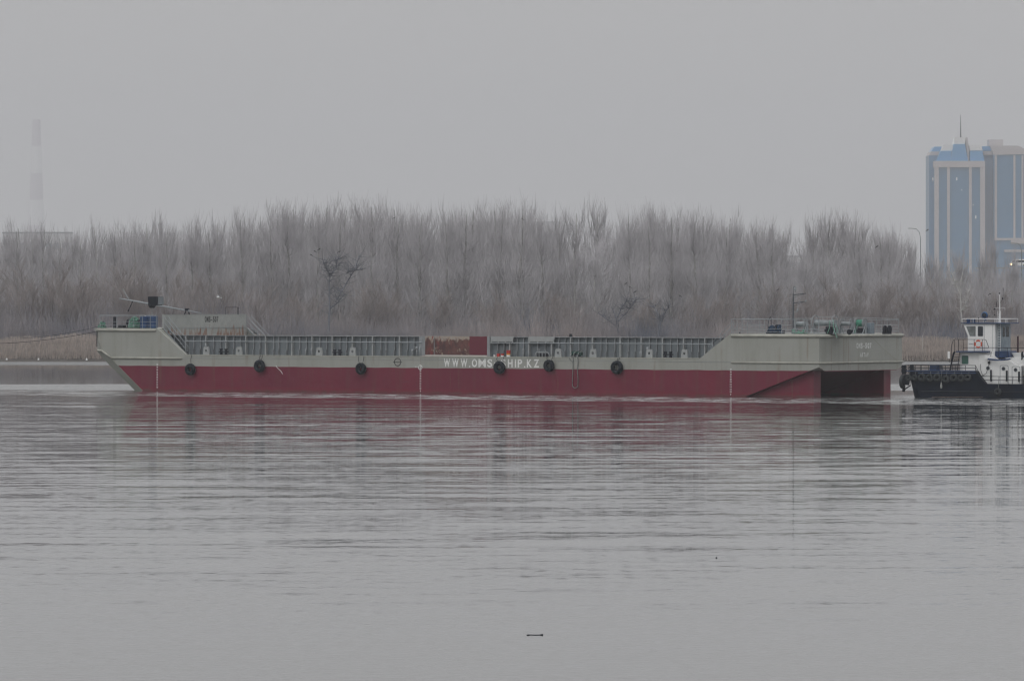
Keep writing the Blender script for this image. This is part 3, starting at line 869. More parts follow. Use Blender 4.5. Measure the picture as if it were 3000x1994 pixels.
# ---- lettering and marks on the side
def side_text(body, px0, px1, py0, py1, m, name, bold=.02, v=-.012):
    vs, fs = text_mesh(body, bold)
    a = S(px0, py1); b = S(px1, py1 + (1.3 if px1 - px0 > 100 else 0)); zt = S((px0 + px1) / 2, py0).z; zb2 = S((px0 + px1) / 2, py1).z
    mb = MB(); mb.add([(a.x + (b.x - a.x) * x, v - z * .5, zb2 + (zt - zb2) * y) for x, y, z in vs], fs)
    return mb.build(name, m, barge)
def glyphs(items, to, m, name, bold=.03):
    mb = MB()
    for ch, a, b, y0, y1 in items:
        vs, fs = text_mesh(ch, bold)
        mb.add([to(a + (b - a) * x, y1 + (y0 - y1) * y, z) for x, y, z in vs], fs)
    return mb.build(name, m, barge)
def on_side(px, py, z):
    p = S(px, py); return (p.x, -.012 - z * .5, p.z)
def on_plane(x0, off):
    def f(px, py, z):
        v = Vx(px, x0); return (x0 + off + z * .5, v, Zx(v, x0, py))
    return f
W_ = [('W', 1300.8, 1318.6), ('W', 1325, 1344), ('W', 1350, 1369.6), ('.', 1374.3, 1378.2), ('O', 1382.7, 1398), ('M', 1402, 1423.6), ('S', 1428, 1442.6), ('-', 1448, 1459),
      ('S', 1467.5, 1482), ('H', 1488, 1502), ('I', 1508.7, 1512.3), ('P', 1516.8, 1530), ('.', 1535.8, 1539.4), ('K', 1543.7, 1558.5), ('Z', 1564, 1579.5)]
glyphs([(c, a, b, (1070.5 if c == '.' else 1060 if c == '-' else 1050.5) + (a - 1300) * .007, (1063.5 if c == '-' else 1074.3) + (a - 1300) * .007) for c, a, b in W_], on_side, M['letter'], 'web_address', .03)
def row(txt, a, b, y0, y1):
    n = len(txt); w = (b - a) / n
    return [(c, a + w * k + w * .08, a + w * (k + 1) - w * .12, (y0 * .45 + y1 * .55) if c == '-' else y0, (y0 * .32 + y1 * .68) if c == '-' else y1) for k, c in enumerate(txt)]
glyphs(row('OMS-507', 2508, 2553.5, 1004, 1020.5), on_plane(0.0, .012), M['letterworn'], 'stern_name', .04)
glyphs(row('AKTAV', 2519, 2544.5, 1032.5, 1045.5), on_plane(0.0, .012), M['letterworn'], 'stern_port_name', .035)
glyphs(row('OMS-507', 596, 637, 926.5, 943.5), on_plane(xbk, .125), M['letterblack'], 'bow_lettering', .03)
def draft(px, ytop, ybot, hi, lo):
    mb = MB(); n = (hi - lo) // 2
    for i in range(n + 1):
        py = ytop + (ybot - ytop) * i / n; c = S(px, py)
        vs, fs = text_mesh(str(hi - 2 * i), .03)
        w = .15 if hi - 2 * i > 9 else .075
        mb.add([(c.x + (x - .5) * w, -.012 - z * .4, c.z + (y - .5) * .115) for x, y, z in vs], fs)
    mb.build('draft_marks', M['letter'], barge)
draft(461, 1067.5, 1134, 28, 10); draft(1232, 1086, 1145, 24, 8); draft(2141, 1081.5, 1154.5, 28, 8)
def ring(px, py, r, m, name, line, thick=.03):
    c = S(px, py); mb = MB(); n = 28
    for i in range(n):
        a, b = 2 * math.pi * i / n, 2 * math.pi * (i + 1) / n
        mb.tube((c.x + r * math.cos(a), -.01, c.z + r * math.sin(a)), (c.x + r * math.cos(b), -.01, c.z + r * math.sin(b)), thick, n=4)
    mb.box(c.x - line, c.x + line, -.03, -.012, c.z - .02, c.z + .02)
    return mb.build(name, m, barge)
ring(1165, 1060, .30, M['letterblack'], 'load_line_mark', .44)
c_ = S(1232, 1075); mb = MB()
ring(1231.5, 1076, .17, M['letter'], 'deck_line_mark', .19, .028)
mb.box(c_.x - .02, c_.x + .02, -.03, -.012, c_.z - .2, c_.z + .15); mb.box(c_.x - .5, c_.x - .22, -.03, -.012, c_.z + .01, c_.z + .05); mb.build('deck_line_mark', M['letter'], barge)

# ---- fairlead posts and bollards on the side deck
for px in (605, 701, 936, 1034, 1636, 1738, 1903, 2006):
    p = S(px, 1040, .55); x = p.x; zt = ZD + .68
    mb = MB()
    # plate with a round hole: ring of quads between a trapezoid outline and a circle
    n = 24; outer = []; inner = []
    for i in range(n):
        a = 2 * math.pi * i / n; dx, dz = math.cos(a), math.sin(a); cz = ZD + .36
        best = 9
        for (ax, az), (bx, bz) in (((-.31, 0), (.31, 0)), ((.31, 0), (.23, .68)), ((.23, .68), (-.23, .68)), ((-.23, .68), (-.31, 0))):
            ex, ez = bx - ax, bz - az; den = dx * ez - dz * ex
            if abs(den) < 1e-9: continue
            tt = ((ax) * ez - (az - .36) * ex) / den; uu = ((ax) * dz - (az - .36) * dx) / den
            if tt > 0 and -1e-6 <= uu <= 1 + 1e-6: best = min(best, tt)
        outer.append((x + dx * best, cz + dz * best)); inner.append((x + dx * .105, cz + dz * .115))
    v0, v1 = .47, .62
    V_ = [(a, v0, b) for a, b in outer] + [(a, v0, b) for a, b in inner] + [(a, v1, b) for a, b in outer] + [(a, v1, b) for a, b in inner]
    Fs = []
    for i in range(n):
        j = (i + 1) % n
        Fs += [(i, j, n + j, n + i), (2 * n + i, 3 * n + i, 3 * n + j, 2 * n + j), (i, 2 * n + i, 2 * n + j, j), (n + i, n + j, 3 * n + j, 3 * n + i)]
    mb.add(V_, Fs); mb.build('fairlead_post', M['bracket'], barge)
def bollard(px, v=.6):
    x = S(px, 1040, v).x; mb = MB()
    for s in (-1, 1):
        mb.lathe((x + s * .24, v, ZD), [(.13, 0), (.11, .1), (.11, .44), (.14, .46), (.14, .52)], n=14)
    mb.box(x - .46, x + .46, v - .05, v + .05, ZD + .24, ZD + .32)
    mb.box(x - .45, x + .45, v - .18, v + .18, ZD - .002, ZD + .05)
    mb.build('bollard', M['dark'], barge)
for px in (655, 988, 1690, 1957): bollard(px)
# vents and pipe stubs against the wall
for px, h, r, cap in ((895, .55, .035, 0), (913, .52, .04, 1), (1208, .5, .05, 1), (1221, .72, .06, 1), (1229, .8, .05, 0), (1533, .6, .05, 1), (1549, .5, .03, 0), (1875, .5, .03, 0), (1879, .5, .03, 0), (603, .78, .05, 1), (1897, .78, .06, 1)):
    v = VN - .55; x = S(px, 1020, v).x; mb = MB(); mb.tube((x, v, ZD), (x, v, ZD + h), r, n=10)
    if cap: mb.lathe((x, v, ZD + h - .18), [(r * 1.1, 0), (r * 1.9, .05), (r * 1.9, .2), (r, .26)], n=10)
    mb.build('vent_pipe', M['rib'], barge, True)
def arch():
    v = VN - .6; mb = MB(); x0, x1 = S(1568, 1030, v).x, S(1609, 1030, v).x; r = .26
    for xc, s in ((x0 + r, -1), (x1 - r, 1)):
        pts = [(xc + s * r * math.sin(a), v, ZD + .14 + r * math.cos(a)) for a in np.linspace(0, math.pi / 2 + .3, 8)]
        mb.path([Vector(p) for p in pts], .05, 8)
    mb.tube((x0 + r, v, ZD + .40), (x1 - r, v, ZD + .40), .05, n=8)
    for q in (.28, .5, .72):
        x = x0 + (x1 - x0) * q; mb.tube((x, v, ZD), (x, v, ZD + .62 if q != .5 else ZD + .42), .04, n=8); 
        if q != .5: mb.torus((x, v, ZD + .64), .08, .02, 'z', 12, 6)
    mb.build('valve_pipe', M['rib'], barge, True)
    d = MB(); d.box(x0 + .2, x1 - .2, v + .1, v + .4, ZD, ZD + .3); d.build('pump_box', M['dark'], barge)
arch()
mb = MB(); x = S(1672, 985, VN).x; z = ZW + .04
mb.box(x - .07, x - .04, VN - .1, VN + .1, z, z + .22); mb.box(x + .04, x + .07, VN - .1, VN + .1, z, z + .22); mb.box(x - .07, x + .07, VN - .1, VN + .1, z + .2, z + .24); mb.box(x - .07, x + .07, VN - .1, VN + .1, z + .10, z + .13)
mb.build('lifting_lug', M['dark'], barge)

# ---- deck railings
def rail(px0, px1, posts, v, z0, h, levels, name='deck_railing', r=.022, m='rail'):
    mb = MB(); a = S(px0, 1000, v).x; b = S(px1, 1000, v).x
    for l in levels: mb.tube((a, v, z0 + h * l), (b, v, z0 + h * l), r * (1.1 if l == 1 else .8))
    for p in posts:
        x = S(p, 1000, v).x; mb.tube((x, v, z0), (x, v, z0 + h), r)
    return mb.build(name, M[m], barge)
rail(291, 458, (293, 342, 378, 392, 417, 440, 458), .25, ZF, 1.05, (1, .92, .22, .5))
rail(2143, 2400, (2143, 2190, 2240, 2290, 2330, 2366, 2398), .25, ZP, 1.10, (1, .35, .12))
def rail_y(x, v0, v1, n, z0, h, levels):
    mb = MB()
    for l in levels: mb.tube((x, v0, z0 + h * l), (x, v1, z0 + h * l), .02)
    for i in range(n + 1):
        v = v0 + (v1 - v0) * i / n; mb.tube((x, v, z0), (x, v, z0 + h), .022)
    mb.build('deck_railing', M['rail'], barge)
rail_y(-.15, .25, B_ - .3, 9, ZP, 1.02, (1, .35, .12))
rail_y(xpk + .1, 1.6, B_ - .6, 8, ZP, 1.12, (1, .55, .2))
mb = MB()
for l in (1, .55, .15): mb.tube((xpk + .1, B_ - .3, ZP + 1.25 * l), (-.2, B_ - .3, ZP + 1.1 * l), .02)
for i in range(9): mb.tube((xpk * (1 - i / 8) - .15, B_ - .3, ZP), (xpk * (1 - i / 8) - .15, B_ - .3, ZP + 1.15), .02)
mb.build('deck_railing', M['rail'], barge)
# wire mesh panel by the blue winch
mb = MB()
for i in range(16):
    x = S(2150 + i * 5.5, 950, .8).x; mb.tube((x, .8, ZP), (x, .8, ZP + .8), .006, n=4)
for i in range(7):
    mb.tube((S(2150, 950, .8).x, .8, ZP + .12 * i), (S(2235, 950, .8).x, .8, ZP + .12 * i), .006, n=4)
mb.build('wire_mesh', M['rail'], barge)

# ---- things built on the forecastle
def fore():
    # mooring posts
    for px, h in ((301, .55), (336, .92)):
        x = S(px, 955, 1.0).x; mb = MB(); mb.lathe((x, 1.0, ZF), [(.15, 0), (.13, .08), (.13, h - .1), (.15, h - .08), (.12, h)], n=14); mb.build('mooring_post', M['dark'], barge)
    mb = MB(); x = S(359, 955, 1.2).x; mb.box(x - .45, x + .35, 1.0, 1.4, ZF, ZF + .06); mb.box(x - .3, x - .2, 1.0, 1.4, ZF + .06, ZF + .26); mb.box(x + .1, x + .2, 1.0, 1.4, ZF + .06, ZF + .26); mb.build('roller_fairlead', M['dark'], barge)
    # anchor winch under the ropes
    x = S(396, 950, 1.4).x; mb = MB(); mb.lathe((x - .75, 1.5, ZF + .42), [(.33, 0), (.33, .06), (.2, .07), (.2, 1.2), (.33, 1.21), (.33, 1.3)], 'x', 16)
    mb.box(x - .7, x + .7, 1.2, 1.8, ZF, ZF + .14); mb.build('anchor_winch', M['dark'], barge)
    # square dark box on a pole
    v = 1.0; x = S(455, 880, v).x; zt = S(455, 868.5, v).z; z0 = S(455, 894, v).z; w = .46
    e = MB(); e.box(x - w, x + w, v - .4, v + .4, z0 + .35, zt); e.prism([(x - w, z0 + .35), (x + w, z0 + .35), (x + w - .04, z0), (x - w * .35, z0), (x - w * .7, z0 - .22), (x - w, z0 + .05)], v - .36, v + .36)
    ob = e.build('signal_box', M['black'], barge); 
    pp = MB(); pp.tube((x - w * .7, v, z0 - .2), (x - w * .75, v, ZF), .035, .06); pp.tube((x - w * .75, v, ZF + .4), (x - w * .75, v, ZF), .06, .14)
    pp.build('signal_pole', M['bracket'], barge)
    pl = MB(); pl.box(x + w, x + w + .13, v - .3, v + .35, z0 + .05, zt - .02); pl.build('signal_box_side', M['wall'], barge)
    # lowered mast resting on the bulkhead
    v = 3.0
    a, b = S(350, 874, v), S(590, 917, v); mb = MB(); mb.tube(a, a.lerp(b, .45), .045, .075, 8); mb.tube(a.lerp(b, .45), b, .075, .03, 8)
    for q in (.25, .5, .62, .75, .85): c = a.lerp(b, q); mb.tube(c - Vector((.05, 0, .1)), c + Vector((-.03, 0, .12)), .05, n=6)
    mb.build('lowered_mast', M['rail'], barge)
    mb = MB(); mb.tube(S(359, 846, v), S(377, 876, v), .018, .03); mb.build('mast_antenna', M['rail'], barge)
    mb = MB(); mb.tube(S(389, 882, v), S(375, 912, v), .035, .05); mb.build('mast_spreader', M['dark'], barge)
    mb = MB(); c = S(548, 905, v)
    for s in (-1, 1): mb.tube(c + Vector((s * .05, 0, 0)), c + Vector((s * .28, 0, -.45)), .04); mb.tube(c + Vector((s * .14, 0, -.2)), c + Vector((s * .10, 0, -.45)), .03)
    mb.box(c.x - .16, c.x + .16, c.y - .1, c.y + .1, c.z - .12, c.z + .05); mb.build('mast_crutch', M['dark'], barge)
    mb = MB(); a, b = S(660, 900, 8.), S(699, 900, 8.); zb3 = S(680, 921, 8.).z
    mb.tube(a, b, .02); mb.tube(a, (a.x, 8., zb3), .02); mb.tube(b, (b.x, 8., zb3), .02); mb.tube((b.x - .1, 8, b.z), (b.x - .12, 8., zb3), .018)
    mb.build('guard_frame', M['dark'], barge)
    # near bulkhead stay
    mb = MB(); v = .5; mb.tube(S(476, 868, 2.), S(474, 905, 2.), .03); mb.tube(S(476, 921, 1.), S(477, 960, 1.), .05); mb.build('stay_post', M['rail'], barge)
    mb = MB(); mb.tube((S(285, 965).x + .0, -.05, S(285, 968).z), (S(285, 1015).x, -.05, S(285, 1016).z), .035); mb.build('bow_pipe', M['black'], barge)
fore()

# ---- things built on the poop deck
def poop():
    # signal mast with ladder
    v = 5.5; c = S(2324, 965, v); x = c.x; top = S(2324, 838, v).z
    mb = MB(); mb.tube((x, v, ZP), (x, v, ZP + 2.2), .085, .07, 10); mb.tube((x, v, ZP + 2.2), (x, v, top - .6), .07, .05, 10)
    mb.path([Vector((x + .02, v, top - .6)), Vector((x, v, top - .2)), Vector((x + .08, v, top)), Vector((x + .2, v, top - .1)), Vector((x + .16, v, top - .5))], .02); mb.build('signal_mast', M['mast'], barge)
    for py, l, d in ((860, 1.15, .12), (884, 1.15, .14)):
        z = S(2324, py, v).z; mb = MB(); mb.tube((x, v, z - .1), (x + l, v, z + d - .1), .045, .03); mb.tube((x, v, z - .32), (x + l * .8, v, z + d - .16), .014); mb.build('mast_arm', M['mast'], barge)
    z = S(2324, 908, v).z; mb = MB(); mb.tube((x, v, z - .15), (x + .42, v, z - .1), .03); mb.lathe((x + .38, v, z - .1), [(.04, 0), (.07, .05), (.07, .16), (.04, .2)], n=8); mb.build('mast_lamp', M['rail'], barge)
    z = S(2324, 884, v).z; mb = MB(); mb.lathe((x + 1.12, v, z), [(.04, 0), (.06, .05), (.06, .13), (.03, .16)], n=8); mb.build('mast_lamp', M['rail'], barge)
    mb = MB(); mb.lathe((x + .16, v, top - .35), [(.05, 0), (.08, .05), (.08, .2), (.04, .26)], n=8); mb.build('mast_lamp', M['rail'], barge)
    mb = MB(); 
    for s in (-.38, -.16): mb.tube((x + s, v, ZP), (x + s, v, top - 1.0), .012, n=4)
    for i in range(22): mb.tube((x - .38, v, ZP + .15 + i * .14), (x - .16, v, ZP + .15 + i * .14), .010, n=4)
    for i in range(4): mb.tube((x - .16, v, ZP + .3 + i * .8), (x, v, ZP + .3 + i * .8), .014, n=4)
    mb.build('mast_ladder', M['mast'], barge)
    # winches: (px left, px right, drum centre py, drum radius, flange radius, v)
    def winch(name, pa, pb, py, rd, rf, v, md, mf, hi=False):
        x0, x1 = S(pa, py, v).x, S(pb, py, v).x; zc = S((pa + pb) / 2, py, v).z
        e = MB(); e.lathe((x0, v, zc), [(rd, .03), (rd, x1 - x0 - .03)], 'x', 22); e.build(name + '_drum', md, barge, False)
        for xx in (x0, x1):
            q = MB(); q.torus((xx, v, zc), rf, .028, 'x', 26, 6)
            for k in range(6):
                a = k * math.pi / 3 + .2; q.tube((xx, v + rd * .6 * math.cos(a), zc + rd * .6 * math.sin(a)), (xx, v + rf * math.cos(a), zc + rf * math.sin(a)), .022, n=5)
            q.lathe((xx - .02, v, zc), [(rd * 1.15, 0), (rd * 1.15, .04)], 'x', 18)
            q.build(name + '_flange', mf, barge)
        g = MB()
        for xx in (x0 - .1, x1 + .1):
            g.prism([(xx - .05, ZP), (xx + .05, ZP), (xx + .05, zc), (xx - .05, zc)], v - .08, v + .08)
            g.tube((xx, v - .5, ZP), (xx, v, zc), .035); g.tube((xx, v + .5, ZP), (xx, v, zc), .035)
        g.box(x0 - .2, x1 + .2, v - .5, v + .5, ZP, ZP + .06); g.build(name + '_frame', M['rail'], barge)
    winch('winch', 2334, 2361, 949, .20, .36, 2.2, M['drum'], M['rib'])
    winch('large_winch', 2389, 2447, 946, .23, .60, 2.0, M['drum'], M['rib'])
    winch('winch', 2466, 2494, 948, .16, .38, 2.6, M['drum'], M['rib'])
    winch('rope_winch', 2511, 2533, 946, .26, .40, 1.6, M['greendrum'], M['rib'])
    # gear boxes and dark machinery
    for px, w, h, v in ((2434, .55, .55, 1.7), (2528, .5, .45, 1.9), (2500, .6, .3, 2.4), (2549, .45, .85, 2.2)):
        x = S(px, 960, v).x; mb = MB(); mb.box(x - w / 2, x + w / 2, v - .3, v + .3, ZP, ZP + h); mb.lathe((x - w * .3, v - .32, ZP + h * .5), [(.2, -.05), (.22, 0), (.22, .06)], 'y', 14)
        mb.build('winch_motor', M['dark'] if px != 2549 else M['greyshade'], barge, bevel=.02)
    for px in (2604, 2617):
        v = 1.0; 
        x = S(px - 12, 960, v).x; mb = MB(); mb.lathe((x - .06, v, ZP + .36), [(.16, 0), (.30, .03), (.30, .14), (.16, .17)], 'x', 20); mb.box(x - .1, x + .1, v - .2, v + .2, ZP, ZP + .2); mb.build('fairlead_roller', M['dark'], barge)
    # blue rope winch at the fore end
    v = 1.4; x = S(2270, 960, v).x; mb = MB(); mb.box(x - .6, x + .55, v - .35, v + .35, ZP, ZP + .08); mb.lathe((x - .38, v, ZP + .08), [(.2, 0), (.2, .35), (.25, .38), (.12, .5)], n=12); mb.lathe((x + .3, v, ZP + .08), [(.22, 0), (.2, .4), (.26, .46), (.2, .62)], n=12)
    mb.build('capstan', M['dark'], barge)
    mb = MB(); pts = [(x - .62, v, ZP + .25), (x - .60, v, ZP + .75), (x - .5, v, ZP + 1.18), (x - .40, v, ZP + 1.28), (x - .32, v, ZP + 1.15), (x - .33, v, ZP + .4)]
    mb.path([Vector(p) for p in pts], .022); mb.build('hoop_pipe', M['dark'], barge)
    for k, (px, h) in enumerate(((2297, .25), (2167, .12))):
        x = S(px, 970, 1.2).x; mb = MB(); mb.lathe((x, 1.2, ZP), [(.08, 0), (.05, .03), (.05, h), (.08, h + .02)], n=8); mb.build('deck_fitting', M['dark'], barge)
poop()

# ---- loose things lying on or hanging from the barge
def place(o, local):
    o.location = barge.matrix_world_ @ local if hasattr(barge, 'matrix_world_') else Vector((X0 + local.x * C + local.y * S_, Y0 - local.x * S_ + local.y * C, local.z))
    o.rotation_euler.z = -TH
def loose(name, label, cat, local, group=None):
    e = empty(name, (0, 0, 0), 0, label, cat, group); place(e, Vector(local)); return e

def tyre_obj(name, parent, R, r, m, sy=1.0):
    mb = MB(); mb.torus((0, 0, 0), R - r, r, 'y', 32, 12, sy, .75)
    for k in range(26):
        a = 2 * math.pi * k / 26
        mb.tube((math.cos(a) * (R - .012), -r * sy * .75, math.sin(a) * (R - .012)), (math.cos(a) * (R - .012), r * sy * .75, math.sin(a) * (R - .012)), .016, n=4)
    return mb.build(name, m, parent, True)
TY = [(557.3, 1081.6, .47, "first", "leftmost, under a single short chain"), (760, 1071.6, .49, "second", "second from the bow"), (1057, 1079.5, .46, "third", "between the gnarled tree and the ringed mark"),
      (1462.6, 1076, .50, "fourth", "covering the hyphen of the web address"), (1608, 1070.6, .46, "fifth", "just right of the letter Z"), (1807, 1076, .52, "sixth", "largest and nearest the stern")]
for px, py, R, nth, desc in TY:
    p = S(px, py, -.24)
    t = loose('tyre_fender', f"black tyre, {desc}, on the barge side", 'tyre', p, 'tyre fenders hanging along the barge side')
    tyre_obj('tyre', t, R, .155, M['rubber'], 1.15)
    mb = MB(); zt = ZD + .02 - p.z
    rr = random.Random(int(px))
    sp_ = {557: (.0,), 760: (-.04, .16), 1057: (-.35, .18), 1463: (-.32, .28), 1608: (-.27, .22), 1807: (-.02, .12)}[round(px)]
    for s in sp_:
        mid = Vector((s + rr.uniform(-.03, .03), .12, (zt + R) / 2)); mb.path([Vector((s * .55, .1, R - .08)), mid, Vector((s * .9, .22, zt)), Vector((s * .8, .55, zt + .02))], .018, 5)
    mb.build('tyre_rope', M['dark'], t)
# rope hanging in a long loop from the third bollard pair
b0 = S(1677, 1030, -.08); t = loose('mooring_rope', "grey green mooring rope hanging in a long loop down the red hull side", 'rope', (b0.x, 0, 0))
mb = MB(); b1 = S(1694, 1030); zl = S(1685, 1136).z; dx = b1.x - b0.x
pts = [Vector((.15, .45, ZD + .55)), Vector((.05, .1, ZD + .40)), Vector((0.05, -.06, ZD - .1))]
pts += [Vector((.06 - .08 * i / 10, -.07, ZD - .1 + (zl + .25 - ZD) * i / 10)) for i in range(1, 11)]
pts += [Vector((dx / 2 - (dx / 2 + .02) * math.cos(a), -.07, zl + .25 - .25 * math.sin(a))) for a in np.linspace(.2, math.pi - .2, 8)]
pts += [Vector((dx * (1 - .0) + .03 * math.sin(i), -.07, zl + .25 + (ZD - .1 - zl) * i / 10)) for i in range(0, 11)]
pts += [Vector((dx, .1, ZD + .4)), Vector((dx + .1, .5, ZD + .55))]
mb.path(pts, .030, 6)
mb.path([Vector((-.3, .3, ZD + .3)), Vector((-.34, -.03, ZD)), Vector((-.3, -.05, ZD - .1)), Vector((-.02, -.05, ZD - .32)), Vector((0, -.05, ZD - .42))], .022, 6)
mb.build('rope_loop', M['rope'], t, True)
mb = MB(); x = S(1690, 1040, .6).x - b0.x
for k in range(5):
    mb.path([Vector((x - .42 + .02 * k, .42, ZD + .18 + .06 * k)), Vector((x - .1, .40, ZD + .34 + .04 * k)), Vector((x + .12, .40, ZD + .36 + .03 * k)), Vector((x + .42, .42, ZD + .16 + .06 * k)), Vector((x + .4, .8, ZD + .2 + .05 * k)), Vector((x - .4, .8, ZD + .2 + .05 * k)), Vector((x - .42 + .02 * k, .42, ZD + .18 + .06 * k))], .028, 5)
mb.build('rope_turns', M['greendk'], t, True)
# white rope end on the red paint
a = S(809, 1073, -.03); t = loose('rope_end', "short white frayed rope end on the red hull right of the second tyre", 'rope', a)
mb = MB(); mb.path([Vector((0, 0, .05)), Vector((.12, 0, -.12)), Vector((.38, 0, -.30)), Vector((.48, 0, -.38)), Vector((.62, 0, -.60))], .02, 5); mb.build('strand', M['white'], t)
# paint buckets in the doorway
def bucket(px, r, h, label, parts):
    v = VN - .75; p = S(px, 1038, v); t = loose('bucket', label, 'bucket', (p.x, v, ZD + .003), 'paint buckets on the side deck')
    z = 0
    for nm, mt, hh in parts:
        mb = MB(); mb.lathe((0, 0, z), [(r * (.85 + .15 * z / h), 0), (r * (.85 + .15 * (z + hh) / h), hh)], n=14); mb.build(nm, M[mt], t); z += hh - .0
    mb = MB(); mb.torus((0, 0, h), r, .012, 'z', 16, 5); mb.build('rim', M[parts[-1][1]], t)
bucket(1449, .09, .16, "small white bucket, leftmost of the four by the wall opening", [('base', 'white', .16)])
bucket(1460, .14, .26, "low dull red bucket second from the left by the wall opening", [('base', 'red', .26)])
bucket(1472, .14, .25, "red bucket with a white foot, third from the left", [('base', 'white', .13), ('body', 'red', .12)])
bucket(1489.5, .17, .52, "tallest bucket, banded white, yellow and red", [('base', 'white', .16), ('band', 'yellow', .12), ('body', 'red', .24)])
# barrels on the forecastle
for px, r, h, lab in ((422, .33, .98, "blue barrel next to the green rope heap on the bow"), (436, .33, 1.0, "middle blue barrel of the three on the bow"), (451, .30, 1.0, "blue barrel nearest the bow stairs, just under the dark box")):
    v = 1.1 if px != 436 else 1.5; p = S(px, 950, v); t = loose('barrel', lab, 'barrel', (p.x, v, ZF + .003), 'blue barrels on the bow deck')
    mb = MB(); mb.lathe((0, 0, 0), [(r * .92, 0), (r, .06), (r, h * .33), (r * 1.04, h * .35), (r, h * .37), (r, h * .64), (r * 1.04, h * .66), (r, h * .68), (r, h - .05), (r * .9, h)], n=20); mb.build('drum', M['blue'], t, False)
    mb = MB(); mb.lathe((r * .4, 0, h), [(.05, 0), (.05, .03)], n=8); mb.build('cap', M['white'], t)
# rope heaps
def rope_heap(name, px, v, z0, w, h, n, m, label, seed, cat='rope', r=.035):
    p = S(px, 950, v); t = loose(name, label, cat, (p.x, v, z0)); q = random.Random(seed); mb = MB()
    for k in range(int(n * 1.5)):
        zc = h * q.random() ** 1.3 * .85; sh = math.sqrt(max(.05, 1 - (zc / h) ** 1.6))
        cx = q.uniform(-.45, .45) * w * sh; cy = q.uniform(-.2, .2)
        rx = w * sh * q.uniform(.25, .6); ry = .32 * q.uniform(.5, 1) * sh; ph = q.uniform(0, 6.28); til = q.uniform(-.8, .8); sp2 = q.uniform(3.0, 6.2); bend = q.uniform(.02, .12)
        pts = []
        for i in range(13):
            a = ph + sp2 * i / 12
            pts.append(Vector((cx + rx * math.cos(a), cy + ry * math.sin(a), max(.03, zc + til * math.cos(a) * rx + bend * math.sin(3 * a)))))
        mb.path(pts, r * q.uniform(.8, 1.5), 6)
    for k in range(int(n * .5)):
        x = q.uniform(-w * .4, w * .4); z1 = h * q.uniform(.45, .95) * math.sqrt(max(.1, 1 - (x / w) ** 2)); x2 = x + q.uniform(-.25, .25)
        mb.path([Vector((x * .6, -.15, z1)), Vector((x, -.30, z1 * .8)), Vector((x2, -.40, z1 * .35)), Vector((x2 + q.uniform(-.2, .2), -.45, .05))], r * 1.1, 6)
    mb.build('coil', m, t, True)
    return t
rope_heap('rope_heap', 394, .9, ZF, .62, .98, 30, M['green'], "big heap of pale green mooring rope piled on the bow winch", 5)
rope_heap('rope_heap', 301, .9, ZF, .22, .6, 7, M['green'], "small green rope turns on the mooring post at the bow corner", 6)
rope_heap('rope_heap', 2264, 1.05, ZP, .33, .75, 12, M['bluerope'], "dark blue rope coil hung on the capstan at the stern deck's fore end", 8)
rope_heap('rope_heap', 2285, 1.05, ZP, .25, .7, 8, M['bluerope'], "second dark blue rope coil, right of the first on the capstan", 9)
rope_heap('rope_heap', 2345, .7, ZP, .75, .10, 9, M['green'], "flat pale green rope lying on deck under the leftmost winch", 10)
def hang(px0, py0, px1, py1, v0, v1, label, m='green', r=.025, sag=.2):
    a = S(px0, py0, v0); b = S(px1, py1, v1); t = loose('winch_rope', label, 'rope', a); d = b - a; mb = MB()
    mb.path([d * (i / 6) + Vector((sag * math.sin(math.pi * i / 6), 0, 0)) for i in range(7)], r, 5); mb.build('strand', M[m], t)
hang(2431, 940, 2424, 976, 1.3, .6, "pale green rope hanging from the largest winch drum, left strand", sag=.08)
hang(2441, 936, 2453, 990, 1.2, -.05, "pale green rope trailing from the largest winch over the deck edge", sag=-.12)
hang(2446, 948, 2452, 975, 1.2, .5, "short green rope end hanging right of the largest winch", sag=.1)
hang(2514, 950, 2502, 976, 1.2, .6, "taut green rope running down from the green rope drum", sag=0)
a = S(2530, 975, .3); zl = Zx(Vx(2620, 0), 0, 1058)
t = loose('stern_line', "thin faded yellow line running diagonally down the stern beside its white name", 'rope', (0.03, 0, 0))
mb = MB(); mb.path([Vector((.16, Vx(2532, 0), ZP + .05)), Vector((.20, Vx(2546, 0), zst2 - .1)), Vector((.10, Vx(2580, 0), Zx(Vx(2580, 0), 0, 1018))), Vector((.10, Vx(2626, 0), zl))], .010, 4); mb.build('strand', M['yellowrope'], t)
# bow lines out to the left
a = S(287, 970, .1); b = P(-60, 1002, 560)
aw = Vector((X0 + a.x * C + a.y * S_, Y0 - a.x * S_ + a.y * C, a.z))
for k, (p0, p1, sg, r, lab) in enumerate(((P(286, 970, aw.y), P(-120, 1006, 556), .35, .020, "lower dark tow cable running left from the bow"), (P(286, 957, aw.y), P(60, 991, 556), .15, .013, "upper thinner tow cable meeting the lower one left of the bow"))):
    mb = MB(); n = 12; pts = []
    for i in range(n + 1):
        q = i / n; pts.append(p0.lerp(p1, q) - Vector((0, 0, sg * 4 * q * (1 - q))) - p0)
    mb.path(pts, r, 5); o = mb.build('tow_cable', M['dark']); o.location = p0; tag(o, lab, 'cable', 'tow cables at the bow')
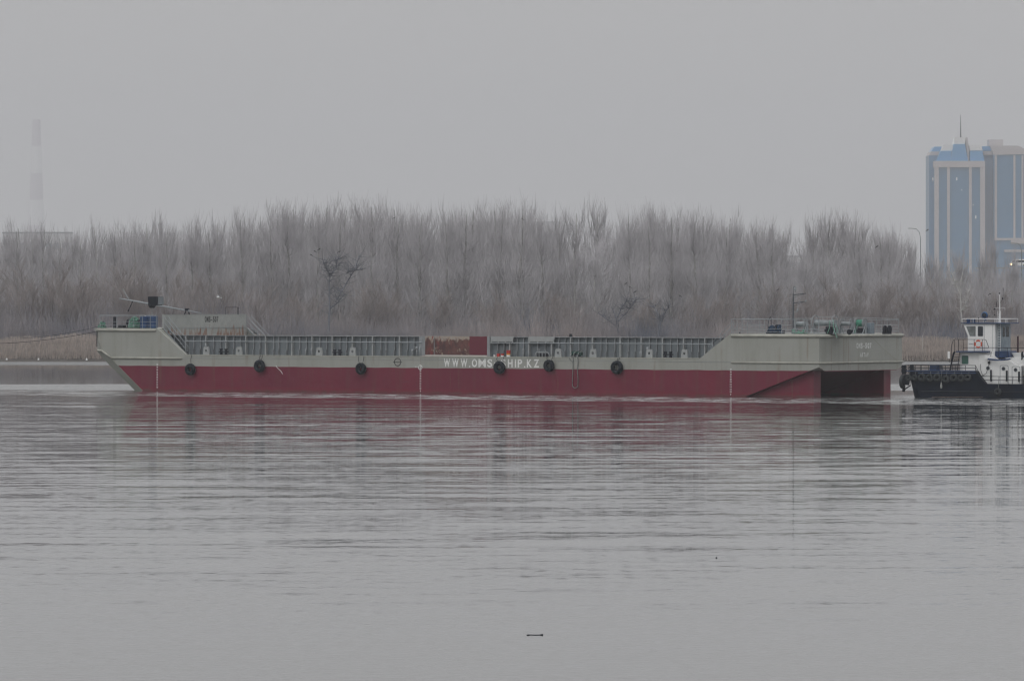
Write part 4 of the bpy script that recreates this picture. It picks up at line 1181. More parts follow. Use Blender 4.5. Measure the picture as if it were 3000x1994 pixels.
# ------------------------------------------------------------------ tug
TT = math.radians(20); tc_, ts_ = math.cos(TT), math.sin(TT); TY0 = 519.0; TX0 = (2668 - 1500) / F * TY0
tug = empty('tugboat', (TX0, TY0, 0), -TT, "dark hulled tug with white wheelhouse and deckhouse at the barge's stern", 'tugboat')
def T(px, py, v=0.0):
    t = (px - 1500) / F
    x = (t * TY0 + t * v * tc_ - TX0 - v * ts_) / (tc_ + t * ts_)
    Y = TY0 - x * ts_ + v * tc_
    return Vector((x, v, CAMH - (py - HOR) / F * Y))
def TL(p): return Vector((TX0 + p.x * tc_ + p.y * ts_, TY0 - p.x * ts_ + p.y * tc_, p.z))
def tx(pts, v=0.): return [(T(a, b, v).x, T(a, b, v).z) for a, b in pts]
TB = 5.2
def tug_build():
    # hull: loft across the beam with rounded bow corners
    base = tx([(2672, 1163), (2662, 1120), (2655, 1098), (2653, 1086), (2858, 1086), (2887, 1124), (3000, 1125)])
    xe = base[-1][0] + 6.5
    z0 = base[0][1]
    mb = MB(); rings = []
    for v in (0, .25, .7, TB - .7, TB - .25, TB):
        a = min(v, TB - v); k = {0: .55, .25: .2}.get(round(a, 2), 0.)
        pts = [(base[0][0] + .9 + k * 1.2, -1.2)] + [(base[i][0] + k * (1.1 - .15 * i), base[i][1]) for i in range(4)] + base[4:] + [(xe, base[-1][1]), (xe - .2, -.1), (xe - 1.6, -1.2)]
        pts[1] = (pts[1][0], 0.)
        rings.append([(x, v, z) for x, z in pts])
    n = len(rings[0])
    for r_ in rings: mb.v += r_
    for j in range(len(rings) - 1):
        for i in range(n): mb.f.append((j * n + i, j * n + (i + 1) % n, (j + 1) * n + (i + 1) % n, (j + 1) * n + i))
    mb.f.append(tuple(range(n))); mb.f.append(tuple(range((len(rings) - 1) * n, len(rings) * n)))
    mb.build('hull', M['navy'], tug)
    # rubbing bar and waterline scum
    for pa, pb, py, r, m in ((2700, 3000, 1146, .05, 'dark'), (2690, 2860, 1092, .045, 'bluepaint'), (2655, 2858, 1086, .04, 'bluepaint')):
        b = MB(); a_, b_ = T(pa, py), T(pb, py); b.tube((a_.x, -.02, a_.z), (b_.x + (5 if pb == 3000 else 0), -.02, a_.z), r); b.build('rubbing_bar', M[m], tug)
    b = MB(); a_ = T(2730, 1159); b.box(a_.x, T(2880, 1160).x, -.015, .01, .07, .11); b.build('waterline_stain', mat('scum', (.22, .16, .13), .9, var=.3, scale=5), tug)
    def block(name, pts, v0, v1, m, bevel=.03):
        b = MB(); b.prism(tx(pts, v0), v0, v1); return b.build(name, m, tug, bevel=bevel)
    # main deckhouse (aft) and forward cabin
    block('deckhouse', [(2868, 1088), (2868, 1036), (2912, 1040), (2924, 1052), (2955, 1053), (2968, 1062), (2978, 1068), (2992, 1071), (2992, 1125), (2888, 1125)], .6, TB - .6, M['white'])
    block('forward_cabin', [(2812, 1087), (2812, 1032), (2892, 1032), (2892, 1050), (2875, 1087)], .75, TB - .75, M['white'])
    block('upper_deck', [(2800, 1031.5), (2800, 1028), (2894, 1028), (2894, 1031.5)], .3, TB - .3, M['bluepaint'], 0)
    b = MB(); pts = [T(2894 + i * 6.6, 1051 + 3.2 * math.sin(math.pi * i / 10), .2) for i in range(11)]; b.path([Vector((p.x, .2, p.z)) for p in pts], .07, 6); b.build('boat_deck_edge', M['bluepaint'], tug)
    block('side_bulwark', [(2885, 1051), (2885, 1038), (2903, 1044), (2915, 1042), (2915, 1050)], .35, .40, M['white'], 0)
    block('deck_locker', [(2915, 1047), (2915, 1028), (2954, 1028), (2958, 1047)], .7, 3.0, M['bluepaint'])
    # wheelhouse
    wv0, wv1 = 1.0, TB - 1.0
    block('wheelhouse', [(2821, 948), (2835, 983), (2835, 1029), (2915, 1045), (2915, 948)], wv0, wv1, M['white'])
    x0 = T(2915, 980, wv0).x; zt = T(2915, 948, wv0).z; zb2 = T(2915, 1045, wv0).z
    b = MB(); b.box(x0 + .005, x0 + .35, wv0 + .5, wv1 - .1, zb2, zt); b.build('wheelhouse_rear', M['greyshade'], tug)  # aft face of the white house, its shade painted in as grey
    b = MB(); b.box(x0 + .352, x0 + .37, wv0 + .9, wv0 + 1.5, zt - 1.0, zt - .25); b.build('rear_window', M['glass'], tug)
    b = MB(); b.box(x0 + .352, x0 + .37, wv0 + 1.9, wv0 + 2.6, zt - 1.0, zt - .25); b.build('rear_window', M['glass'], tug)
    xr0, xr1 = T(2817, 946, wv0).x, x0 + .95
    b = MB(); b.box(xr0, xr1, wv0 - .15, wv1 + .15, zt, zt + .07); b.build('wheelhouse_roof', M['bluepaint'], tug)
    b = MB()
    for l in (.30,): 
        zz = zt + .07 + l
        for v in (wv0 - .08, wv1 + .08): b.tube((xr0 + .08, v, zz), (xr1 - .08, v, zz), .025)
        b.tube((xr0 + .08, wv0 - .08, zz), (xr0 + .08, wv1 + .08, zz), .025); b.tube((xr1 - .08, wv0 - .08, zz), (xr1 - .08, wv1 + .08, zz), .025)
    for i in range(5):
        xx = xr0 + .08 + (xr1 - xr0 - .16) * i / 4
        for v in (wv0 - .08, wv1 + .08): b.tube((xx, v, zt + .07), (xx, v, zt + .37), .02)
    b.build('roof_railing', M['white'], tug)
    def window(pts, m, v=wv0, name='window'):
        b = MB(); b.prism(tx(pts, v), v - .022, v - .006); o = b.build(name, m, tug)
        q = MB(); L_ = [T(a, c, v) for a, c in pts]; L_ = [Vector((p.x, v - .015, p.z)) for p in L_]; q.path(L_ + [L_[0]], .018, 5); f = q.build('window_frame', M['rail'], o); return o
    window([(2831, 955.5), (2858, 955.5), (2858, 984), (2842, 984)], M['glasslight'])
    window([(2865, 956.5), (2867, 955.5), (2878, 955.5), (2880, 957), (2880, 983), (2878, 984.5), (2867, 984.5), (2865, 983)], M['glass'])
    b = MB(); p = T(2898, 990, wv0); b.box(T(2883, 1, wv0).x, T(2884, 1, wv0).x, wv0 - .012, wv0 - .002, T(1, 1, wv0).z * 0 + zb2 + .4, zt - .1); b.box(T(2908, 1, wv0).x, T(2909, 1, wv0).x, wv0 - .012, wv0 - .002, zb2 + .4, zt - .1); b.build('door_seam', M['rail'], tug)
    window([(2818, 1043), (2820, 1041.5), (2835, 1041.5), (2837, 1043), (2837, 1064), (2835, 1066), (2820, 1066), (2818, 1064)], M['glassgreen'], .75)
    # portholes, doors and dark posts on the deckhouse
    for px, py in ((2894.5, 1078), (2940, 1079.5), (2975.5, 1083)):
        p = T(px, py, .6); b = MB(); b.lathe((p.x, .6 - .03, p.z), [(.13, 0), (.13, .025)], 'y', 18); o = b.build('porthole', M['glass'], tug)
        q = MB(); q.torus((p.x, .575, p.z), .135, .02, 'y', 20, 6); q.build('porthole_rim', M['rail'], o)
    for a, c, y0 in ((2930, 2954, 1070), (2965, 2988, 1073)):
        L_ = [T(a, 1124, .6), T(a, y0 + 3, .6), T(a + 3, y0, .6), T(c - 3, y0, .6), T(c, y0 + 3, .6), T(c, 1124, .6)]
        b = MB(); b.path([Vector((p.x, .59, p.z)) for p in L_], .018, 5); b.build('door_frame', M['rail'], tug)
    for px, y0, y1 in ((2904, 1083, 1116), (2950, 1085, 1116), (2986, 1088, 1118)):
        p, q_ = T(px, y0, .6), T(px, y1, .6); b = MB(); b.box(p.x - .05, p.x + .05, .46, .59, q_.z, p.z); b.build('air_intake', M['black'], tug)
    b = MB(); b.path([Vector((T(2905, 1030, .5).x, .5, T(2905, 1030, .5).z)), Vector((T(2897, 1068, .5).x, .5, T(2897, 1068, .5).z)), Vector((T(2890, 1092, .5).x, .5, T(2890, 1092, .5).z)), Vector((T(2876, 1103, .5).x, .5, T(2876, 1103, .5).z))], .018, 5)
    b.path([Vector((T(2873, 1066, .5).x, .5, T(2873, 1066, .5).z)), Vector((T(2872, 1080, .5).x, .5, T(2872, 1080, .5).z)), Vector((T(2879, 1100, .5).x, .5, T(2879, 1100, .5).z))], .016, 5); b.build('cable_run', M['dark'], tug)
    b = MB(); b.lathe((T(2897, 1062, .5).x, .45, T(2897, 1062, .5).z), [(.07, 0), (.1, .05), (.1, .12)], 'y', 12); b.build('deck_lamp', M['dark'], tug)
    # railings
    def trail(pts, v, name='railing', m='dark', r=.022):
        b = MB()
        for run in pts: b.path([Vector((T(a, c, v).x, v, T(a, c, v).z)) for a, c in run], r, 5)
        b.build(name, M[m], tug)
    trail([[(2645, 1070), (2660, 1068), (2700, 1069), (2858, 1070), (2874, 1104)], [(2672, 1077), (2858, 1078), (2862, 1086)]] + [[(x, 1069), (x, 1087)] for x in (2661, 2682, 2697, 2720, 2745, 2770, 2800, 2829, 2858)], .12)
    trail([[(2660, 1068), (2858, 1068)], [(2660, 1077), (2858, 1077)]] + [[(x, 1068), (x, 1087)] for x in (2670, 2700, 2735, 2760, 2790)], TB - .15)
    trail([[(2875, 1101.5), (3000, 1103.5)], [(2882, 1112.5), (3000, 1114)]] + [[(x, 1102), (x - 1, 1124)] for x in (2927, 2968, 3000)], .10)
    trail([[(2808, 1028), (2808, 994), (2884, 994), (2889, 996), (2897, 1018), (3000, 1019)], [(2822, 1018), (2897, 1018.5)]] + [[(x, 994), (x, 1028)] for x in (2808, 2822, 2854, 2878)] + [[(x, 1019), (x, 1046)] for x in (2926, 2951, 2962)], .40)
    trail([[(2785, 1085), (2788, 1010), (2793, 996), (2798, 994), (2808, 994)], [(2797, 1030), (2797, 996)]], .40)
    # stairs
    b = MB(); 
    for v in (.35, .75):
        b.prism(tx([(2795, 1029), (2791, 1034), (2781, 1085), (2784, 1086), (2796, 1036), (2800, 1031)], v), v, v + .04)
    b.build('stair_stringer', M['black'], tug)
    b = MB(); 
    for v in (.35,):
        b.path([Vector((T(a, c, v).x, v, T(a, c, v).z)) for a, c in ((2812, 1030), (2809, 1050), (2805, 1086))], .03, 5)
    for i in range(7):
        y = 1038 + 7 * i; xa = 2795 - 1.9 * i; b.box(T(xa, y, .4).x, T(2811 - .7 * i, y, .4).x, .4, .75, T(xa, y, .4).z - .015, T(xa, y, .4).z + .015)
    b.build('stair_tread', M['black'], tug)
    b = MB(); p = T(2780, 1029, .3); q_ = T(2780, 1050, .3); b.box(p.x - .09, p.x + .09, .25, .29, q_.z, p.z); b.build('side_light_board', M['white'], tug)
    b = MB(); b.tube((p.x, .27, q_.z), (T(2783, 1, .27).x, .27, q_.z - .3), .02); b.build('board_stay', M['dark'], tug)
    # windlass on the foredeck
    b = MB(); b.prism(tx([(2722, 1087), (2724, 1070), (2750, 1070), (2754, 1087)], 1.2), 1.2, 2.2); b.box(T(2711, 1, 1.2).x, T(2770, 1, 1.2).x, 1.1, 2.3, T(2740, 1070, 1.2).z, T(2740, 1068.5, 1.2).z)
    b.lathe((T(2740, 1079, 1.1).x, 1.0, T(2740, 1079, 1.1).z), [(.18, 0), (.18, .1)], 'y', 16); b.build('windlass', M['bluepaint'], tug, bevel=.02)
    # push knees at the bow
    for px, v in ((2648, .55), (2671, 1.6)):
        b = MB(); x = T(px, 1, v).x; zt2 = T(px, 1069, v).z; z1 = T(px, 1096, v).z
        b.box(x - .12, x + .14, v - .15, v + .15, z1, zt2); b.box(x - .16, x + .18, v - .18, v + .18, zt2 - .22, zt2 - .08); b.box(x - .15, x + .2, v - .17, v + .17, z1 + .15, z1 + .42); b.build('push_knee', M['black'], tug, bevel=.02)
    v = .55; b = MB(); b.prism(tx([(2641, 1098), (2665, 1096), (2662, 1128), (2651, 1126), (2650, 1147), (2645, 1147), (2645, 1128), (2640, 1120)], v), v - .15, v + .15)
    b.path([Vector((T(a, c, v).x, v, T(a, c, v).z)) for a, c in ((2648, 1142), (2656, 1136), (2668, 1128))], .05, 6); b.build('push_frame', M['black'], tug)
    # mast, lamps and antennas on the roof
    zr = zt + .07; v = 2.6
    mx_ = T(2929, 900, v).x; b = MB(); b.tube((mx_, v, zr), (mx_, v, T(2929, 918, v).z), .10, .05, 10); b.tube((mx_, v, T(2929, 918, v).z), (mx_, v, T(2929, 861, v).z), .045, .03, 8)
    p = T(2914, 901.5, v); b.tube(p, T(2944, 901, v), .015); b.tube(T(2944, 901, v), T(2944, 908, v), .012); b.build('signal_mast', M['white'], tug)
    for a, c, s in ((2928, 859, .06), (2937, 874, .06), (2914, 905, .06), (2914, 922, .05), (2867, 931, .05)):
        p = T(a, c, v); b = MB(); b.lathe((p.x, p.y, p.z - s), [(s * .6, 0), (s, s * .4), (s, s * 1.4), (s * .6, s * 1.8)], n=10); b.build('signal_lamp', M['dark'], tug)
        if a == 2867: 
            q = MB(); q.tube((p.x, p.y, zr), (p.x, p.y, p.z), .02); q.build('lamp_post', M['dark'], tug)
    b = MB(); b.tube(T(2940, 843, v), T(2938, 875, v), .012); b.tube(T(2938, 875, v), T(2930, 888, v), .012); b.tube(T(2921, 882, v), T(2918, 902, v), .02); b.tube(T(2909, 908, v), T(2914, 902, v), .015); b.tube(T(2914, 901, v), T(2914, 924, v), .008); b.tube(T(2914, 923, v), T(2928, 930, v), .008); b.build('antenna', M['dark'], tug)
    b = MB(); x = T(2924, 930, wv0).x
    for dx in (-.10, .10): b.tube((x + dx, wv0 + .3, zb2 - .3), (x + dx, wv0 + .3, zr + .9), .018)
    for i in range(19): b.tube((x - .1, wv0 + .3, zb2 - .2 + i * .19), (x + .1, wv0 + .3, zb2 - .2 + i * .19), .014)
    b.build('roof_ladder', M['white'], tug)
    p = T(2885, 922, 1.9); b = MB(); b.lathe((p.x, p.y - .18, p.z), [(.10, 0), (.19, .02), (.24, .09), (.24, .2), (.17, .32), (.06, .38)], 'y', 20); o = b.build('searchlight', M['bluelamp'], tug, True)
    q = MB(); q.lathe((p.x, p.y - .20, p.z), [(.17, 0), (.17, .015)], 'y', 20); q.build('lens', M['glass'], o)
    q = MB(); q.tube((p.x, p.y, zr), (p.x, p.y, p.z - .2), .05); q.lathe((p.x, p.y, p.z - .42), [(.15, 0), (.15, .05), (.08, .08)], n=12); q.path([Vector((p.x - .25, p.y, p.z)), Vector((p.x - .2, p.y, p.z - .25)), Vector((p.x + .2, p.y, p.z - .25)), Vector((p.x + .25, p.y, p.z))], .02); q.build('yoke', M['bluepaint'], o)
    for px, r in ((2837.5, .14), (2852, .14)):
        p = T(px, 938, 1.5); b = MB(); b.lathe((p.x, p.y - .1, p.z), [(r * .6, 0), (r, .02), (r, .15), (r * .5, .24)], 'y', 14); b.tube((p.x, p.y, zr), (p.x, p.y, p.z), .04); b.box(p.x - .12, p.x + .12, p.y - .08, p.y + .1, zr, zr + .07); b.build('floodlight', M['bluepaint'], tug)
    # exhaust post and aft funnel base beyond the frame
    p = T(2982, 984, 2.2); b = MB(); b.tube(p, (p.x, p.y, T(2982, 1034, 2.2).z - .6), .07, .08, 8); b.build('exhaust_pipe', mat('rusty_pipe', (.05, .02, .03), .8, var=.2), tug)
    block('engine_casing', [(2958, 1053), (2962, 1046), (3060, 1048), (3060, 1124), (2990, 1124), (2990, 1070)], 1.2, TB - 1.2, M['white'])
    # name on the wheelhouse side is unreadable in the photo: small dark blocks of lettering
    b = MB()
    for k in range(6):
        q_ = T(2839 + k * 2.4, 1007.5, wv0); b.box(q_.x - .022, q_.x + .02, wv0 - .008, wv0 - .001, q_.z - .03, q_.z + (.03 if k % 2 else .015))
    b.build('name_plate', M['dark'], tug)
tug_build()
def tloose(name, label, cat, p, group=None):
    e = empty(name, TL(p), -TT, label, cat, group); return e
TT_ = [(2662, 1107, .24), (2680, 1106, .24), (2701, 1105, .30), (2723.5, 1106, .29), (2745.5, 1105, .31), (2771, 1109.5, .29), (2794, 1106, .30), (2815, 1107, .29), (2836, 1105, .27), (2923, 1147, .28)]
DES = ["leftmost, at the bow corner", "second from the bow", "third from the bow", "fourth from the bow", "fifth from the bow, under the windlass", "sixth and lowest, beside the white float",
       "seventh, under the stairs", "eighth, under the green window", "last of the row, nearest the white deckhouse", "hanging alone low down at the waterline"]
base_t = None
for (px, py, R), ds in zip(TT_, DES):
    p = T(px, py, -.17)
    e = tloose('tyre_fender', "dark worn tyre on the tug's hull, " + ds, 'tyre', p, "tyres along the tug's bulwark")
    tyre_obj('tyre', e, R, .095, M['rubber_tug'], 1.3)
    mb = MB(); mb.tube((.03, .08, R - .05), (.05, .14, T(px, 1086).z - p.z if py < 1120 else .9), .014); mb.build('tyre_rope', M['rope'], e)
p = T(2643.5, 1118, .4); e = tloose('push_tyre', "tall tyre pad hung on the tug's foremost push post", 'tyre', p)
mb = MB(); mb.torus((0, 0, 0), .38, .14, 'x', 28, 10, 1.0); mb.build('tyre', M['rubber_tug'], e, True)
mb = MB(); mb.tube((0, 0, .48), (.1, 0, 1.15), .02); mb.build('tyre_rope', M['dark'], e)
p = T(2757.5, 1127, -.12); e = tloose('float_fender', "small white pear shaped float hanging from the tug's bulwark", 'fender', p)
mb = MB(); mb.lathe((0, 0, -.28), [(.02, 0), (.08, .05), (.09, .18), (.05, .38), (.02, .5)], n=12); mb.build('float', mat('dull_float', (.38, .38, .37), .7, var=.1), e, True)
mb = MB(); mb.tube((0, 0, .2), (.03, .08, 1.1), .014); mb.build('float_rope', M['rope'], e)
p = T(2866, 1007.5, .34); e = tloose('lifebuoy', "orange ring lifebuoy hung on the tug's upper deck rail", 'lifebuoy', p)
mb = MB(); mb.torus((0, 0, 0), .255, .065, 'y', 30, 10, .8); mb.build('ring', M['orange'], e, True)
for k in range(4):
    a = math.pi / 4 + k * math.pi / 2; mb = MB(); mb.lathe((.255 * math.cos(a), 0, .255 * math.sin(a)), [(.05, -.055), (.066, -.02), (.066, .02), (.05, .055)], 'y', 8); mb.build('band', M['letterworn'], e)
# lifeboat with three stripes
p0 = T(2957, 1068, 1.0); p1 = T(2957, 1033, 1.0)
e = tloose('lifeboat', "small boat striped white, blue and red on the tug's after deck", 'boat', Vector((p0.x, 1.0, 0)))
zA, zB = T(2975, 1033, 1.0).z, T(2975, 1069, 1.0).z
def boat_band(name, t0, t1, m):
    mb = MB(); n = 12; Lh = 4.2
    for i in range(n + 1):
        q = i / n; x = Lh * q
        for t in (t0, t1):
            z = zA + (zB - zA) * t
            w = .75 * (math.sin(math.pi * min(1, max(0, (q * .94 + .03)))) ** .5) * (1 - .55 * t ** 2)
            sh = 1.05 * t ** 1.6 * (1 - 2 * min(q, .5)) - .0
            mb.v += [(x + max(0, sh), .75 - w, z), (x + max(0, sh), .75 + w, z)]
    for i in range(n):
        a = i * 4; b = a + 4
        mb.f += [(a, b, b + 2, a + 2), (a + 1, a + 3, b + 3, b + 1)]
        if t0 == 0: mb.f.append((a, a + 1, b + 1, b))
        if t1 == 1: mb.f.append((a + 2, b + 2, b + 3, a + 3))
    mb.f += [(0, 2, 3, 1), (n * 4, n * 4 + 1, n * 4 + 3, n * 4 + 2)]
    mb.build(name, m, e)
boat_band('white_strake', 0, .38, M['white']); boat_band('blue_strake', .38, .68, mat('flag_blue', (.008, .07, .21), .5, var=.1)); boat_band('red_strake', .68, 1, M['redpaint'])
mb = MB()
for xx in (1.2, 3.2): mb.box(xx - .06, xx + .06, .3, 1.2, T(2992, 1072, 1.).z - .9, zB + .02)
mb.build('cradle', M['dark'], e)
# netting bundle on the after deck, at the frame edge
p = T(2996, 1124, .5); e = tloose('net_bundle', "dark blue bundle of netting on the tug's deck at the right picture edge", 'netting', Vector((p.x, .5, T(2996, 1124, .5).z)))
q = random.Random(2); mb = MB()
for k in range(26):
    pts = [Vector((q.uniform(0, 1.4), q.uniform(0, .6), q.uniform(.05, 2.5)))]
    for j in range(5): pts.append(pts[-1] + Vector((q.uniform(-.2, .25), q.uniform(-.15, .15), q.uniform(-.4, .3))))
    for s in pts: s.z = max(.05, min(2.6, s.z)); s.x = max(0, min(1.6, s.x))
    mb.path(pts, .06, 5)
mb.box(.1, 1.5, .25, .9, 0, 2.3)
mb.build('net', M['navy'], e)

# ------------------------------------------------------------------ far buildings
def towers():
    Yh = 5000.; KH = Yh / 2600.; e0 = P(2870, HOR, Yh); 
    e = empty('office_tower', (e0.x, Yh, 2.0), 0, "tall blue glass tower with pale pilasters, stepped roof and thin spire", 'tower')
    gl = bpy.data.materials.new('blue_curtain_glass'); gl.use_nodes = True
    t = gl.node_tree; nd = t.nodes; ln = t.links.new; bs = nd['Principled BSDF']; bs.inputs['Roughness'].default_value = .35
    tc = nd.new('ShaderNodeTexCoord'); br = nd.new('ShaderNodeTexBrick'); br.inputs['Scale'].default_value = 1; br.offset = 0
    br.inputs['Brick Width'].default_value = 3.0; br.inputs['Row Height'].default_value = 4.6; br.inputs['Mortar Size'].default_value = .2
    br.inputs['Color1'].default_value = (.040, .185, .35, 1); br.inputs['Color2'].default_value = (.050, .205, .38, 1); br.inputs['Mortar'].default_value = (.07, .21, .35, 1)
    mp = nd.new('ShaderNodeMapping'); mp.inputs['Rotation'].default_value = (math.radians(-90), 0, 0)
    ln(tc.outputs['Object'], mp.inputs[0]); ln(mp.outputs[0], br.inputs['Vector']); ln(br.outputs[0], bs.inputs['Base Color'])
    pale = mat('pale_cladding', (.56, .52, .52), .8, var=.08, scale=.05); top = mat('pale_roof', (.85, .85, .84), .7, var=.03, scale=.05); lit = mat('roof_glass', (.08, .34, .66), .3, var=.05, scale=.05)
    def bb(name, pa, pb, ya, yb, d0, d1, m, parent=e):      # box from photo rectangle, depth d0..d1 behind the front plane
        a = P(pa, ya, Yh + d0 * KH); b = P(pb, yb, Yh + d0 * KH); o = MB().box(a.x - e0.x, b.x - e0.x, d0 * KH, d1 * KH, b.z - 2.0, a.z - 2.0).build(name, m, parent); return o
    def pp(name, pts, d0, d1, m):
        o = MB().prism([(P(a, b, Yh + d0 * KH).x - e0.x, P(a, b, Yh + d0 * KH).z - 2.0) for a, b in pts], d0 * KH, d1 * KH).build(name, m, e); return o
    G = 848
    bb('rear_block', 2722, 2916, 455, G, 9, 30, gl)
    bb('front_block', 2740, 2884, 488, G, 0, 9.2, gl)
    bb('side_block', 2910, 3040, 453, G, 4, 34, gl)
    for a, b in ((2738, 2750.5), (2775, 2783), (2839, 2847), (2872, 2886)): bb('pilaster', a, b, 472, G, -1.0, .6, pale)
    bb('lintel', 2738, 2886, 471.5, 490, -1.2, 9.3, pale)
    for a, b in ((2914, 2921), (2969, 2975), (2993, 2998)): bb('pilaster', a, b, 455, 702, 3.2, 4.6, pale)
    # mansard roofs
    pp('roof_slope', [(2744, 471.5), (2757, 442), (2788, 442), (2784, 471.5)], .3, 8, lit)
    pp('roof_slope', [(2784, 471.5), (2794, 422.5), (2827, 422.5), (2836, 471.5)], -.4, 9, lit)
    pp('roof_slope', [(2841, 471.5), (2842, 442), (2878, 442), (2884, 471.5)], .3, 8, lit)
    pp('roof_cap', [(2758, 442), (2765, 424.5), (2794, 424.5), (2790, 442)], .6, 9, top)
    pp('roof_cap', [(2794, 422.5), (2797, 403), (2829, 403), (2827, 422.5)], 0, 9, top)
    pp('roof_cap', [(2842, 441), (2839, 424.5), (2876, 424.5), (2878, 441)], .6, 9, top)
    pp('roof_cap', [(2828, 403), (2835, 403), (2839, 440), (2838, 471), (2836, 471)], 1, 10, pale)
    pp('roof_cap', [(2722, 456), (2728, 444), (2757, 444), (2752, 456)], 9, 28, pale)
    pp('roof_slope', [(2729, 444), (2738, 430), (2764, 430), (2758, 444)], 10, 27, lit)
    pp('roof_cap', [(2884, 454), (2880, 443), (2912, 443), (2916, 454)], 8, 28, pale)
    pp('roof_slope', [(2880, 442), (2876, 429), (2902, 429), (2908, 442)], 8.5, 27, lit)
    pp('roof_cap', [(2911, 454), (2902, 427), (2984, 427), (3002, 437), (3044, 452)], 3.5, 34, pale)
    bb('penthouse', 2897, 2939, 409, 427, 14, 24, pale)
    o = MB(); a = P(2816.5, 403, Yh); b = P(2816.5, 336, Yh); o.tube((a.x - e0.x, 8, a.z - 2), (b.x - e0.x, 8, b.z - 2), .6, .15, 6); o.build('spire', M['dark'], e)
    bb('podium', 2916, 3050, 703, G, 1, 30, gl); bb('podium_band', 2914, 3052, 697, 704, .5, 31, pale); bb('podium_band', 2962, 3052, 697.5, 714, -.5, .9, pale); bb('podium_band', 2942, 3052, 731, 738, -.2, .9, pale)
    lt = bpy.data.materials.new('lit_window'); lt.use_nodes = True; b_ = lt.node_tree.nodes['Principled BSDF']; b_.inputs['Emission Color'].default_value = (1, .95, .85, 1); b_.inputs['Emission Strength'].default_value = .35; b_.inputs['Base Color'].default_value = (.5, .5, .5, 1)
    for x, y, h, d in ((2733, 525, 9, 8.9), (2803, 524, 9, -.1), (2817.5, 557, 3, -.1), (2851, 600, 3, -.1), (2859, 636, 9, -.1)):
        bb('lit_window', x - 1.6, x + 1.6, y - h / 2, y + h / 2, d - .05, d, lt)
    # far chimney
    Yc = 15000.; p = P(107, HOR, Yc); c = empty('factory_chimney', (p.x, Yc, 2.), 0, "very tall red and white banded chimney fading in the haze at left", 'chimney')
    rd = mat('hazed_red', (.56, .50, .55), .9, var=0); wt = mat('hazed_white', (.84, .83, .83), .9, var=0)  # distance haze is mixed into both band colours
    def zz(py): return P(0, py, Yc).z - 2
    def rr(py): return (11.5 + (py - 350) * .036) / F * Yc
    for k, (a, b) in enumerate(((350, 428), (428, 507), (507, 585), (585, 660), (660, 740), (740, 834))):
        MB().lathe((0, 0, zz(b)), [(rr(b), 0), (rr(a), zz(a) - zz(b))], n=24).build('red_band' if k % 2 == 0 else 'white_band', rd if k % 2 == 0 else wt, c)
    # long low halls far behind the trees
    def hall(pa, pb, y0, y1, Yb, lab, m1):
        a = P(pa, y0, Yb); b = P(pb, y1, Yb); e = empty('warehouse', ((a.x + b.x) / 2, Yb, 1.5), 0, lab, 'building'); w = (b.x - a.x) / 2; h = b.z + 0
        MB().box(-w, w, 0, 30, 0, a.z - 1.5).build('wall', m1, e); MB().box(-w - .5, w + .5, -.5, 30.5, a.z - 1.5, a.z - .6).build('roof', M['wall'], e)
        n = min(12, int(2 * w / 6)); st = 2 * w / n
        for k in range(n): MB().box(-w + st * (k + .15), -w + st * (k + .85), -.05, -.001, (a.z - 1.5) * .74, (a.z - 1.5) * .84).build('window', M['greyshade'], e)
    hall(8, 205, 683, 740, 5200., "long flat roofed hall half hidden by trees below the chimney", mat('hall_wall', (.62, .62, .63), .8, var=.05))
    hall(1545, 1640, 652, 700, 7000., "far flat roofed block glimpsed between the poplars over the fifth tyre", mat('hall_wall2', (.55, .55, .56), .8, var=.05))
    hall(2225, 2420, 752, 790, 6000., "far low grey hall glimpsed through trees left of the stern mast", mat('hall_wall3', (.6, .6, .6), .8, var=.05))
towers()

def van():
    p = P(2985, 778, 1500.); e = empty('minibus', (p.x, 1500., p.z), 0, "white minibus with one headlight lit, on the far road below the tower", 'minibus')
    k = 1500 / F
    MB().prism([(-26 * k, 0), (-26 * k, 7 * k), (-22 * k, 9 * k), (-17 * k, 17 * k), (-10 * k, 19 * k), (30 * k, 19 * k), (31 * k, 0)], 0, 2.).build('body', M['white'], e, bevel=.06)
    MB().prism([(-21 * k, 9.5 * k), (-17 * k, 16 * k), (-11 * k, 16 * k), (-11 * k, 9.5 * k)], -.02, -.004).build('window', M['glass'], e)
    MB().box(-8 * k, 26 * k, -.02, -.004, 9.5 * k, 15.5 * k).build('window', M['glass'], e)
    for x in (-16, 18):
        MB().lathe((x * k, -.03, .1), [(.35, 0), (.35, .25)], 'y', 16).build('wheel', M['rubber'], e)
    m = bpy.data.materials.new('headlight_glow'); m.use_nodes = True; b = m.node_tree.nodes['Principled BSDF']; b.inputs['Emission Color'].default_value = (1, .6, .25, 1); b.inputs['Emission Strength'].default_value = 6; b.inputs['Base Color'].default_value = (.9, .6, .3, 1)
    MB().lathe((-22 * k, -.05, 4 * k), [(.10, 0), (.16, .03), (.16, .2)], 'y', 12).build('headlight', m, e)
    MB().box(-9, 9, -1.5, 6, -.7, -.35).build('roadway', M['bracket']).location = (p.x, 1500., p.z)
    o = [x for x in COL.objects if x.name.startswith('roadway')][0]; tag(o, kind='structure')
van()
